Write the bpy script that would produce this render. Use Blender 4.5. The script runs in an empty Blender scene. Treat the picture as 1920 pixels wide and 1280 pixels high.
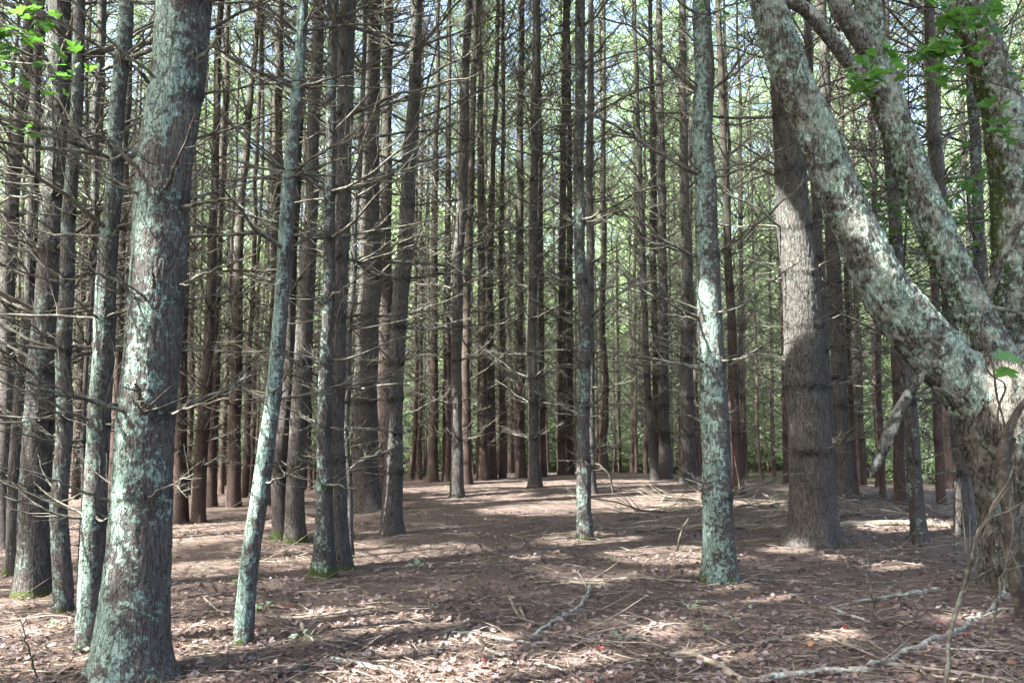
import bpy, math
import numpy as np
from mathutils import Vector

# ------------------------------------------------------------------ camera, sky, sun, exposure
SC = bpy.context.scene
COL = SC.collection
F = 1550.0                      # focal length in pixels of a 1920 px wide frame
PITCH = math.radians(5.0)
CAM = np.array([0.0, 0.0, 1.6])
cam = bpy.data.cameras.new('camera')
cam_ob = bpy.data.objects.new('camera', cam)
COL.objects.link(cam_ob)
cam.sensor_width = 36.0
cam.lens = F / 1920.0 * 36.0
cam.clip_end = 2000.0
cam_ob.location = CAM
cam_ob.rotation_euler = (math.radians(90) + PITCH, 0, 0)
SC.camera = cam_ob

SUN = np.array([-0.80, -0.42, 1.02]); SUN /= np.linalg.norm(SUN)
world = bpy.data.worlds.new('World'); SC.world = world; world.use_nodes = True
wn = world.node_tree.nodes; wl = world.node_tree.links
sky = wn.new('ShaderNodeTexSky'); sky.sky_type = 'NISHITA'; sky.sun_disc = False
sky.sun_elevation = math.asin(SUN[2]); sky.sun_rotation = math.atan2(SUN[0], SUN[1])
sky.dust_density = 5.0; sky.air_density = 1.0
bg = wn['Background']; bg.inputs['Strength'].default_value = 0.11
wl.new(sky.outputs[0], bg.inputs['Color'])
sl = bpy.data.lights.new('sun', 'SUN'); sl.energy = 5.0; sl.angle = math.radians(0.53)
sl.color = (1.0, 0.98, 0.945)
so = bpy.data.objects.new('sun', sl); COL.objects.link(so)
so.rotation_euler = Vector(SUN).to_track_quat('Z', 'Y').to_euler()
SC.view_settings.view_transform = 'Standard'
SC.view_settings.look = 'None'
SC.view_settings.exposure = 3.2
SC.view_settings.gamma = 1.0
SC.render.engine = 'CYCLES'
cy = SC.cycles
cy.max_bounces = 6; cy.diffuse_bounces = 3; cy.glossy_bounces = 2; cy.transmission_bounces = 3
cy.transparent_max_bounces = 4; cy.caustics_reflective = False; cy.caustics_refractive = False
cy.use_denoising = True
cy.use_adaptive_sampling = True; cy.adaptive_threshold = 0.02
try:
    cy.denoiser = 'OPENIMAGEDENOISE'; cy.denoising_input_passes = 'RGB_ALBEDO_NORMAL'; cy.denoising_prefilter = 'ACCURATE'
except Exception:
    pass

FW = np.array([0, math.cos(PITCH), math.sin(PITCH)])
UP = np.array([0, -math.sin(PITCH), math.cos(PITCH)])
RT = np.array([1.0, 0, 0])

def ray(px, py):
    return FW + (px - 960) / F * RT - (py - 640) / F * UP

# ------------------------------------------------------------------ numeric helpers
_rt = np.random.RandomState(7).rand(1 << 14)

def vnoise(x, y, z):
    xi = np.floor(x).astype(np.int64); yi = np.floor(y).astype(np.int64); zi = np.floor(z).astype(np.int64)
    fx = x - xi; fy = y - yi; fz = z - zi
    fx = fx * fx * (3 - 2 * fx); fy = fy * fy * (3 - 2 * fy); fz = fz * fz * (3 - 2 * fz)
    def h(a, b, c):
        return _rt[(a * 73856093 ^ b * 19349663 ^ c * 83492791) & 16383]
    r = 0
    for a in (0, 1):
        wa = fx if a else 1 - fx
        for b in (0, 1):
            wb = fy if b else 1 - fy
            for c in (0, 1):
                wc = fz if c else 1 - fz
                r = r + wa * wb * wc * h(xi + a, yi + b, zi + c)
    return r

def fbm(x, y, z, o=3):
    r = 0; a = .5; t = 0
    for i in range(o):
        r = r + a * vnoise(x, y, z); t += a
        x, y, z = x * 2.03 + 11.3, y * 2.03 + 5.1, z * 2.03 + 7.7; a *= .5
    return r / t

def crest(x):
    return np.interp(x, [-30, -9, -4.5, -1, 2.5, 6, 10, 30], [11, 12.5, 15.5, 20.5, 21.5, 18.5, 15.5, 13])

def ground_z(x, y):
    x = np.asarray(x, float); y = np.asarray(y, float)
    d = np.maximum(y - crest(x), 0)
    z = -0.085 * (np.sqrt(d * d + 9) - 3)
    z = np.where(z < -1.2, -1.2 - np.tanh((-1.2 - z) * .5) * .6, z)
    z = z + 0.09 * (fbm(x * .55 + 40, y * .55 + 40, x * 0 + .5, 3) - .5)
    z = z + 0.07 * np.exp(-((x - 1.5) / 5) ** 2 - ((y - 19) / 4) ** 2)
    return z

def hit(px, py):
    d = ray(px, py)
    t = 1.0
    prev = t
    while t < 60:
        p = CAM + d * t
        if p[2] < ground_z(p[0], p[1]):
            a, b = prev, t
            for _ in range(24):
                m = .5 * (a + b); p = CAM + d * m
                if p[2] < ground_z(p[0], p[1]): b = m
                else: a = m
            return CAM + d * b
        prev = t; t += 0.1
    p = CAM + d * (22 / d[1]); p[2] = float(ground_z(p[0], p[1]))
    return p

def atdepth(px, py, Y):
    d = ray(px, py)
    return CAM + d * (Y / d[1])

def unit(v):
    return v / np.maximum(np.linalg.norm(v, axis=-1, keepdims=True), 1e-9)

class MB:
    """collects arrays of vertices and faces into ONE mesh"""
    def __init__(s): s.v = []; s.f = []; s.m = []; s.c = []; s.n = 0
    def add(s, v, f, mat=0, c=None):
        v = np.asarray(v, float).reshape(-1, 3); f = np.asarray(f, np.int64)
        s.v.append(v); s.f.append(f + s.n); s.m.append(np.full(len(f), mat, np.int32))
        if c is None: c = np.zeros((len(v), 4))
        c = np.asarray(c, float)
        if c.ndim == 1: c = np.tile(c, (len(v), 1))
        s.c.append(c); s.n += len(v)
    def mesh(s, name, mats, smooth=True):
        me = bpy.data.meshes.new(name)
        s.last = me
        V = np.concatenate(s.v); C = np.concatenate(s.c)
        me.vertices.add(len(V)); me.vertices.foreach_set('co', V.astype(np.float32).ravel())
        lo = np.concatenate([f.ravel() for f in s.f]).astype(np.int32)
        cnt = np.concatenate([np.full(len(f), f.shape[1], np.int32) for f in s.f])
        st = np.concatenate([[0], np.cumsum(cnt)[:-1]]).astype(np.int32)
        me.loops.add(len(lo)); me.loops.foreach_set('vertex_index', lo)
        me.polygons.add(len(cnt)); me.polygons.foreach_set('loop_start', st)
        me.polygons.foreach_set('material_index', np.concatenate(s.m))
        me.polygons.foreach_set('use_smooth', np.full(len(cnt), smooth))
        me.update(calc_edges=True)
        a = me.attributes.new('bk', 'FLOAT_COLOR', 'POINT')
        a.data.foreach_set('color', C.astype(np.float32).ravel())
        for m in mats: me.materials.append(m)
        return me

def link(name, me, parent=None, loc=None):
    o = bpy.data.objects.new(name, me); COL.objects.link(o)
    if parent is not None: o.parent = parent
    if loc is not None: o.location = loc
    return o

def tag(o, label=None, cat=None, group=None, kind=None):
    if label: o['label'] = label
    if cat: o['category'] = cat
    if group: o['group'] = group
    if kind: o['kind'] = kind
    return o

def empty(name, loc, label, cat, group=None, rz=0):
    o = bpy.data.objects.new(name, None); COL.objects.link(o)
    o.empty_display_size = .2
    o.location = loc; o.rotation_euler = (0, 0, rz)
    return tag(o, label, cat, group)

def tubes(P, R, S=4, ref=(0.03, 0.05, 1.0), cap=True):
    """P (N,K,3), R (N,K) -> verts, faces of N tubes"""
    P = np.asarray(P, float); R = np.asarray(R, float)
    N, K, _ = P.shape
    T = np.empty_like(P)
    T[:, 1:-1] = P[:, 2:] - P[:, :-2]; T[:, 0] = P[:, 1] - P[:, 0]; T[:, -1] = P[:, -1] - P[:, -2]
    T = unit(T)
    ref = np.asarray(ref, float)
    U = unit(np.cross(T, ref)); V = np.cross(T, U)
    a = np.arange(S) * 2 * math.pi / S
    ring = U[:, :, None] * np.cos(a)[None, None, :, None] + V[:, :, None] * np.sin(a)[None, None, :, None]
    verts = (P[:, :, None] + ring * R[:, :, None, None]).reshape(-1, 3)
    i = np.arange(S); j = (i + 1) % S
    base = (np.arange(N)[:, None, None] * K + np.arange(K - 1)[None, :, None]) * S
    q = np.stack([base + i, base + j, base + S + j, base + S + i], -1).reshape(-1, 4)
    return verts, q

def bezier_branches(rs, O, D, L, K=6, lift=0.25, wob=0.05):
    """N curved branches from origins O in directions D of length L"""
    N = len(O)
    t = np.linspace(0, 1, K)
    P = O[:, None] + D[:, None] * (L[:, None] * t)[..., None]
    P[..., 2] += lift * L[:, None] * (t ** 2) if np.ndim(lift) == 0 else (lift * L)[:, None] * t ** 2
    w = np.cumsum(rs.randn(N, K, 3), axis=1) * wob * L[:, None, None] / math.sqrt(K)
    w[:, 0] = 0
    return P + w

# ------------------------------------------------------------------ materials
def new_mat(name):
    m = bpy.data.materials.new(name); m.use_nodes = True
    nt = m.node_tree; nt.nodes.clear()
    out = nt.nodes.new('ShaderNodeOutputMaterial')
    return m, nt, out

class NT:
    def __init__(s, nt): s.nt = nt
    def n(s, t, **k):
        x = s.nt.nodes.new(t)
        for a, b in k.items():
            if a.startswith('i_'): x.inputs[a[2:].replace('_', ' ')].default_value = b
            else: setattr(x, a, b)
        return x
    def l(s, a, b): s.nt.links.new(a, b)
    def val(s, sock, v):
        if hasattr(v, 'type') and hasattr(v, 'links'): s.l(v, sock)
        else: sock.default_value = v
    def mth(s, op, a, b=0.0, c=None, clamp=False):
        x = s.n('ShaderNodeMath', operation=op, use_clamp=clamp)
        s.val(x.inputs[0], a); s.val(x.inputs[1], b)
        if c is not None: s.val(x.inputs[2], c)
        return x.outputs[0]
    def mix(s, f, a, b, blend='MIX'):
        x = s.n('ShaderNodeMix', data_type='RGBA', blend_type=blend)
        s.val(x.inputs[0], f); s.val(x.inputs[6], a); s.val(x.inputs[7], b)
        return x.outputs[2]
    def rng(s, v, a, b, c=0.0, d=1.0):
        x = s.n('ShaderNodeMapRange', interpolation_type='SMOOTHSTEP')
        s.val(x.inputs[0], v); x.inputs[1].default_value = a; x.inputs[2].default_value = b
        x.inputs[3].default_value = c; x.inputs[4].default_value = d
        return x.outputs[0]
    def noise(s, vec, scale, detail=3.0, rough=.55, dist=0.0):
        x = s.n('ShaderNodeTexNoise'); s.l(vec, x.inputs['Vector'])
        x.inputs['Scale'].default_value = scale; x.inputs['Detail'].default_value = detail
        x.inputs['Roughness'].default_value = rough; x.inputs['Distortion'].default_value = dist
        return x.outputs[0]
    def mapping(s, vec, sc):
        x = s.n('ShaderNodeMapping'); s.l(vec, x.inputs[0]); x.inputs['Scale'].default_value = sc
        return x.outputs[0]

def rgb(a, b, c): return (a, b, c, 1.0)

def bark_material(name, plate_lo, plate_hi, crack, scale=1.0, lsc=26.0, lamt=.27, lth0=.645, hz=(0.0, 5.0), lichen_a=(.18, .275, .225), lichen_b=(.25, .335, .28), bump=0.6, rel=0.012, crackamt=1.0, stretch=.24, blotch=None):
    m, nt, out = new_mat(name); N = NT(nt)
    info = N.n('ShaderNodeObjectInfo')
    shf = N.n('ShaderNodeVectorMath', operation='ADD'); N.l(N.n('ShaderNodeTexCoord').outputs['Object'], shf.inputs[0])
    off = N.n('ShaderNodeCombineXYZ'); shf_m = N.mth('MULTIPLY', info.outputs['Random'], 37.0)
    N.l(shf_m, off.inputs[0]); N.l(shf_m, off.inputs[1]); N.l(N.mth('MULTIPLY', shf_m, 1.7), off.inputs[2]); N.l(off.outputs[0], shf.inputs[1])
    tc = shf.outputs[0]
    at = N.n('ShaderNodeAttribute', attribute_name='bk')
    sep = N.n('ShaderNodeSeparateColor'); N.l(at.outputs['Color'], sep.inputs[0])
    lic, moss, whl = sep.outputs[0], sep.outputs[1], sep.outputs[2]; hgt = at.outputs['Alpha']
    st = N.mapping(tc, (1, 1, stretch))
    # bark plates
    wob = N.n('ShaderNodeMix', data_type='VECTOR'); 
    nz = N.n('ShaderNodeTexNoise'); N.l(tc, nz.inputs['Vector']); nz.inputs['Scale'].default_value = 9 * scale; nz.inputs['Detail'].default_value = 3
    wob.inputs[0].default_value = .035 / scale; N.l(st, wob.inputs[4]); N.l(nz.outputs['Color'], wob.inputs[5])
    vo = N.n('ShaderNodeTexVoronoi', feature='DISTANCE_TO_EDGE'); N.l(wob.outputs[1], vo.inputs['Vector']); vo.inputs['Scale'].default_value = 46 * scale
    edge = N.rng(vo.outputs['Distance'], 0.0, 0.11)
    fine = N.noise(st, 95 * scale, 5, .65)
    mid = N.noise(st, 26 * scale, 4, .6)
    big = N.noise(tc, 2.3, 4, .6)
    plate = N.mix(N.rng(hgt, hz[0], hz[1]), rgb(*plate_lo), rgb(*plate_hi))
    tone = N.mth('ADD', N.mth('MULTIPLY', fine, .9), N.mth('MULTIPLY', mid, .9))
    tone = N.mth('ADD', tone, N.mth('MULTIPLY', N.mth('SUBTRACT', big, .5), 1.1))
    tone = N.mth('ADD', tone, N.mth('MULTIPLY', N.mth('SUBTRACT', info.outputs['Random'], .5), .35))
    c = N.mix(1.0, plate, N.n('ShaderNodeCombineColor').outputs[0], 'MULTIPLY')
    cc = nt.nodes[-1]
    for nd in nt.nodes:
        if nd.bl_idname == 'ShaderNodeCombineColor':
            for k in range(3): N.l(tone, nd.inputs[k])
    fs = N.n('ShaderNodeTexNoise'); N.l(N.mapping(wob.outputs[1], (1, 1, .75)), fs.inputs['Vector']); fs.inputs['Scale'].default_value = 30 * scale; fs.inputs['Detail'].default_value = 2.5; fs.inputs['Roughness'].default_value = .55
    fis = N.mth('SUBTRACT', 1.0, N.rng(N.mth('ABSOLUTE', N.mth('SUBTRACT', fs.outputs[0], .5)), 0.004, .045))
    crk = N.mth('MULTIPLY', N.mth('SUBTRACT', 1.0, edge), N.mth('MULTIPLY', N.rng(mid, .42, .66), .7))
    crk = N.mth('MULTIPLY', N.mth('MAXIMUM', crk, fis), crackamt)
    c = N.mix(crk, c, rgb(*crack))
    if blotch:
        bn = N.noise(tc, blotch[1], 5, .6)
        c = N.mix(N.mth('MULTIPLY', N.rng(bn, .50, .58), .85), c, rgb(*blotch[0]))
        c = N.mix(N.mth('MULTIPLY', N.rng(N.noise(N.mapping(tc, (1.7, 1.3, 1.1)), 5.2, 6, .65), .56, .64), .85), c, rgb(*blotch[2]))
    # dark knotty rings where old whorls of branches sat
    wd = N.mth('MULTIPLY', N.mth('MULTIPLY', whl, 1.05), N.rng(N.noise(tc, 26, 5), .30, .62), clamp=True)
    c = N.mix(wd, c, rgb(.011, .009, .007))
    # lichen: crusty patches of two sizes plus specks
    l1 = N.noise(tc, lsc, 6, .62, .2)
    l2 = N.noise(tc, 90, 4, .6)
    l3 = N.noise(tc, 5.5, 3, .5)
    lsum = N.mth('ADD', N.mth('ADD', N.mth('MULTIPLY', l1, .47), N.mth('MULTIPLY', l2, .18)), N.mth('MULTIPLY', l3, .35))
    lth = N.mth('ADD', lsum, N.mth('MULTIPLY', lic, lamt))
    lm = N.rng(lth, lth0 - .01, lth0 + .055)
    lm = N.mth('MULTIPLY', lm, N.rng(lic, 0.02, .1))
    lm = N.mth('MULTIPLY', lm, N.rng(l2, .30, .5, .30, .92))
    lm = N.mth('MULTIPLY', lm, N.mth('SUBTRACT', 1.0, N.mth('MULTIPLY', crk, .7)))
    lc = N.mix(N.rng(N.noise(tc, 22, 4), .4, .65), rgb(*lichen_a), rgb(*lichen_b))
    c = N.mix(lm, c, lc)
    # moss
    mn = N.noise(tc, 18, 6, .65)
    mm = N.rng(N.mth('ADD', mn, N.mth('MULTIPLY', moss, .6)), .72, .84)
    mm = N.mth('MULTIPLY', mm, N.rng(moss, 0.01, .1))
    c = N.mix(mm, c, N.mix(N.noise(tc, 80, 3), rgb(.018, .026, .006), rgb(.07, .095, .018)))
    # bare peeled wood (moss channel below zero)
    pw = N.rng(N.mth('MULTIPLY', moss, -1.0), .4, .6)
    c = N.mix(pw, c, N.mix(N.noise(st, 40, 4), rgb(.30, .22, .15), rgb(.50, .42, .33)))
    b = N.n('ShaderNodeBsdfPrincipled'); N.l(c, b.inputs['Base Color'])
    b.inputs['Roughness'].default_value = .88; b.inputs['Specular IOR Level'].default_value = .25
    h = N.mth('ADD', N.mth('MULTIPLY', N.mth('SUBTRACT', 1.0, crk), 1.0), N.mth('MULTIPLY', fine, .5))
    h = N.mth('ADD', h, N.mth('MULTIPLY', lm, .5))
    h = N.mth('ADD', h, N.mth('MULTIPLY', mm, .7))
    bp = N.n('ShaderNodeBump'); bp.inputs['Strength'].default_value = bump; bp.inputs['Distance'].default_value = rel
    N.l(h, bp.inputs['Height']); N.l(bp.outputs[0], b.inputs['Normal'])
    N.l(b.outputs[0], out.inputs[0])
    return m

M_BARK = bark_material('pine_bark', (.082, .074, .067), (.088, .087, .075), (.030, .022, .019), scale=1.15, crackamt=.85, rel=.018, bump=.8)
M_BARK_FAR = bark_material('far_pine_bark', (.064, .042, .034), (.066, .062, .046), (.03, .02, .017), scale=1.0, hz=(1.0, 5.5), crackamt=.6, rel=.02)
M_BARK_OLD = bark_material('old_maple_bark', (.085, .082, .07), (.125, .124, .107), (.018, .016, .013), scale=.85, hz=(1.5, 3.5), bump=.9, rel=.022, stretch=.3, lsc=13.0, lamt=.30, lth0=.615, crackamt=.95,
                           lichen_a=(.20, .31, .24), lichen_b=(.36, .45, .37), blotch=((.25, .27, .225), 4.5, (.055, .048, .032)))
M_BARK_OLD_FOOT = bark_material('old_maple_foot_bark', (.068, .060, .048), (.09, .083, .068), (.016, .013, .010), scale=.8, hz=(.5, 3.0), bump=.9, rel=.025, stretch=.3, lsc=14.0, lamt=.30, lth0=.625, crackamt=1.0, blotch=((.15, .14, .118), 5.0, (.04, .036, .024)))

def twig_material(name, a, b_, lich, amt):
    m, nt, out = new_mat(name); N = NT(nt)
    tc = N.n('ShaderNodeTexCoord').outputs['Object']
    c = N.mix(N.rng(N.noise(tc, 6, 4), .35, .65), rgb(*a), rgb(*b_))
    c = N.mix(N.mth('MULTIPLY', N.rng(N.noise(tc, 24, 5), .52, .6), amt), c, rgb(*lich))
    b = N.n('ShaderNodeBsdfPrincipled'); N.l(c, b.inputs['Base Color']); b.inputs['Roughness'].default_value = .85
    b.inputs['Specular IOR Level'].default_value = .3
    bp = N.n('ShaderNodeBump'); bp.inputs['Strength'].default_value = .5; bp.inputs['Distance'].default_value = .004
    N.l(N.noise(tc, 120, 3), bp.inputs['Height']); N.l(bp.outputs[0], b.inputs['Normal'])
    N.l(b.outputs[0], out.inputs[0]); return m

M_TWIG = twig_material('dead_pine_twig', (.036, .032, .024), (.105, .095, .073), (.15, .185, .145), .5)
M_STICK = twig_material('bleached_stick', (.11, .088, .065), (.21, .175, .133), (.20, .25, .21), .3)
M_PALE = twig_material('weathered_pale_wood', (.20, .17, .145), (.38, .35, .32), (.34, .42, .36), .6)
M_STICK_L = twig_material('lichen_covered_stick', (.13, .11, .09), (.22, .20, .17), (.25, .32, .27), .85)
M_DARKWOOD = twig_material('damp_dark_wood', (.022, .017, .013), (.055, .044, .035), (.11, .125, .10), .35)

def leaf_material(name, cols, tr, rough=.6, attr=False):
    m, nt, out = new_mat(name); N = NT(nt)
    if attr:
        c = N.n('ShaderNodeAttribute', attribute_name='bk').outputs['Color']
    else:
        tc = N.n('ShaderNodeTexCoord').outputs['Object']
        c = N.mix(N.rng(N.noise(tc, 3.1, 4), .35, .65), rgb(*cols[0]), rgb(*cols[1]))
        oi = N.n('ShaderNodeObjectInfo').outputs['Random']
        c = N.mix(N.mth('MULTIPLY', oi, .5), c, rgb(*cols[2]))
    b = N.n('ShaderNodeBsdfPrincipled'); N.l(c, b.inputs['Base Color']); b.inputs['Roughness'].default_value = rough
    b.inputs['Specular IOR Level'].default_value = .3
    if tr:
        t = N.n('ShaderNodeBsdfTranslucent'); N.l(N.mix(1.0, c, rgb(1.25, 1.35, .75), 'MULTIPLY'), t.inputs[0])
        mx = N.n('ShaderNodeMixShader'); mx.inputs[0].default_value = tr
        N.l(b.outputs[0], mx.inputs[1]); N.l(t.outputs[0], mx.inputs[2]); N.l(mx.outputs[0], out.inputs[0])
    else: N.l(b.outputs[0], out.inputs[0])
    return m

M_NEEDLE = leaf_material('pine_needles', ((.10, .16, .075), (.19, .27, .18), (.15, .22, .13)), .55)
M_LEAF = leaf_material('broad_leaves', ((.24, .32, .22), (.33, .40, .32), (.25, .32, .23)), .6)
M_MAPLE = leaf_material('maple_leaf_green', ((.055, .14, .03), (.09, .19, .045), (.06, .15, .035)), .5, rough=.45)
M_LITTER = leaf_material('fallen_leaves', None, .12, attr=True)

def ground_material():
    m, nt, out = new_mat('needle_litter_ground'); N = NT(nt)
    tc = N.n('ShaderNodeTexCoord').outputs['Object']
    big = N.noise(tc, .45, 4, .6); mid = N.noise(tc, 3.5, 5, .62)
    s1 = N.noise(N.mapping(tc, (1, .25, 1)), 70, 5, .7); s2 = N.noise(N.mapping(tc, (.3, 1, 1)), 85, 5, .7)
    fine = N.noise(tc, 160, 4, .7)
    c = N.mix(N.rng(mid, .35, .65), rgb(.080, .061, .051), rgb(.138, .106, .088))
    c = N.mix(N.rng(big, .42, .62), c, rgb(.13, .098, .084))
    c = N.mix(N.rng(s1, .54, .66), c, rgb(.21, .155, .12))
    c = N.mix(N.rng(s2, .56, .66), c, rgb(.175, .137, .11))
    c = N.mix(N.rng(fine, .5, .35), c, rgb(.05, .032, .024))
    g = N.mth('MULTIPLY', N.rng(N.noise(tc, 1.7, 5, .7), .60, .68), N.rng(fine, .45, .6))
    c = N.mix(g, c, rgb(.07, .10, .03))
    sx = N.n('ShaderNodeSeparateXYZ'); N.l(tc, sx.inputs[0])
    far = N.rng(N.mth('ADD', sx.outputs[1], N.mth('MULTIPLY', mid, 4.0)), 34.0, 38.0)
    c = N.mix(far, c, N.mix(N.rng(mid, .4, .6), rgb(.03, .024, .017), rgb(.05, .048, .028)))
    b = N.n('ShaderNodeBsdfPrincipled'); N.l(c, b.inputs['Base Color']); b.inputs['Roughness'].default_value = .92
    b.inputs['Specular IOR Level'].default_value = .2
    h = N.mth('ADD', N.mth('ADD', s1, s2), N.mth('MULTIPLY', fine, .6))
    h = N.mth('ADD', h, N.mth('MULTIPLY', mid, 2.0))
    bp = N.n('ShaderNodeBump'); bp.inputs['Strength'].default_value = 1.0; bp.inputs['Distance'].default_value = .02
    N.l(h, bp.inputs['Height']); N.l(bp.outputs[0], b.inputs['Normal'])
    N.l(b.outputs[0], out.inputs[0]); return m
M_GROUND = ground_material()

# ------------------------------------------------------------------ ground
def build_ground():
    def axis(segs):
        r = []
        for a, b, s in segs: r += list(np.arange(a, b, s))
        return np.array(r + [segs[-1][1]])
    xs = axis([(-600, -100, 60), (-100, -30, 7), (-30, -9, .7), (-9, 9, .09), (9, 30, .7), (30, 100, 7), (100, 600, 60)])
    ys = axis([(-600, -80, 60), (-80, -5, 5), (-5, 3, .5), (3, 10, .06), (10, 24, .15), (24, 60, 1.0), (60, 120, 6), (120, 1000, 80)])
    X, Y = np.meshgrid(xs, ys)
    Z = ground_z(X, Y) + .022 * (fbm(X * 6, Y * 6, X * 0, 3) - .5) * (np.abs(X) < 30)
    n, k = len(ys), len(xs)
    i = (np.arange(n - 1)[:, None] * k + np.arange(k - 1)[None]).ravel()
    b = MB(); b.add(np.stack([X, Y, Z], -1).reshape(-1, 3), np.stack([i, i + 1, i + k + 1, i + k], -1))
    o = link('ground', b.mesh('ground', [M_GROUND])); tag(o, kind='structure')
build_ground()

# ------------------------------------------------------------------ pines
def trunk_mesh(cz, cx, cyy, cr, seed, whorls, z0, z1, sides, dz, flare=.35, lich=.4, moss=.3, disp=.0, mat=M_BARK, peel=None, lobes=4, lich_dir=(-.6, -.8)):
    """a trunk whose centre line and radius are given at heights cz (local coordinates)"""
    rs = np.random.RandomState(seed)
    z = np.concatenate([np.arange(z0, min(z1, 4.5 if dz < .05 else z1), dz), np.arange(max(z0, 4.5) if dz < .05 else z1, z1 + .01, .12 if dz < .05 else dz)])
    z = np.unique(np.round(z, 4))
    zf = np.linspace(z0, z1, 400)
    def sm(v):
        w = np.interp(zf, cz, v); k = np.ones(17) / 17
        return np.interp(z, zf, np.convolve(np.pad(w, 8, mode='reflect', reflect_type='odd'), k, 'valid'))
    x, y, r = sm(cx), sm(cyy), sm(cr)
    x = x + .012 * np.interp(z, np.arange(-1, 40, .6), rs.randn(69)); y = y + .012 * np.interp(z, np.arange(-1, 40, .6), rs.randn(69))
    th = np.arange(sides) * 2 * math.pi / sides
    ZZ, TH = np.meshgrid(z, th, indexing='ij')
    R = np.repeat(r[:, None], sides, 1)
    w = np.zeros_like(z)
    for q in whorls: w = np.maximum(w, np.exp(-((z - q) / .045) ** 2))
    wd = np.zeros_like(z)
    for q in whorls: wd = np.maximum(wd, np.exp(-((z - q + .015) / .055) ** 2))
    ang = .6 + .4 * np.cos(3 * TH + rs.rand() * 6 + ZZ * 5)
    R = R * (1 + (.10 if r[0] < .2 else .035) * w[:, None] * ang)
    h = np.maximum(ZZ - 0, 0)
    lob = .55 + .45 * np.cos(lobes * TH + rs.rand() * 6) * (.6 + .4 * np.cos(2 * TH + rs.rand() * 6))
    if flare > .7: lob = np.clip(lob, 0, 1) ** 1.6
    R = R * (1 + flare * np.exp(-h / (.11 if flare < .7 else .15)) * lob + min(flare, .55) * .28 * np.exp(-h / .35))
    cxn, cyn = np.cos(TH), np.sin(TH)
    R = R * (1 + (.05 if r[0] < .2 else .03) * (fbm(cxn * 1.3 + seed, cyn * 1.3, ZZ * 1.2, 2) - .5) * 2)
    if disp > 0:
        circ = 2 * math.pi * r[:, None]
        u = cxn * r[:, None]; v = cyn * r[:, None]
        a = fbm(u * 45 + seed, v * 45, ZZ * 9, 2)
        rid = 1 - np.abs(a - .5) * 5.0
        R = R - disp * np.clip(rid, 0, 1) + disp * .6 * (fbm(u * 110, v * 110 + seed, ZZ * 50, 2) - .5)
    V = np.stack([x[:, None] + R * cxn, y[:, None] + R * cyn, ZZ], -1)
    n, k = len(z), sides
    i = np.arange(k); j = (i + 1) % k; b = (np.arange(n - 1) * k)[:, None]
    f = np.stack([b + i, b + j, b + k + j, b + k + i], -1).reshape(-1, 4)
    d = cxn * lich_dir[0] + cyn * lich_dir[1]
    L = lich * np.clip(.62 + .55 * d, 0, 1.2) + .25 * lich * (fbm(cxn * .8 + seed, cyn * .8, ZZ * 1.6, 2) - .5) * 2
    L = np.clip(L, 0, 1)
    G = moss * np.exp(-h / .13) * (.6 + .8 * fbm(cxn + seed, cyn + 3, ZZ * 3, 2)) + moss * .5 * wd[:, None] * np.clip(-cxn * .2 + .4, 0, 1) * (h < 3)
    if peel:
        pk = (ZZ > peel[0]) & (ZZ < peel[1]); G = np.where(pk, -1.0, G); L = np.where(pk, 0, L)
    C = np.stack([L, G, wd[:, None] * (.45 + .65 * ang), ZZ + 0 * R], -1).reshape(-1, 4)
    m = MB(); m.add(V.reshape(-1, 3), f, 0, C)
    def centre(zz): return np.array([np.interp(zz, z, x), np.interp(zz, z, y), zz]), float(np.interp(zz, z, r))
    return m.mesh('trunk', [mat]), centre

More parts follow.
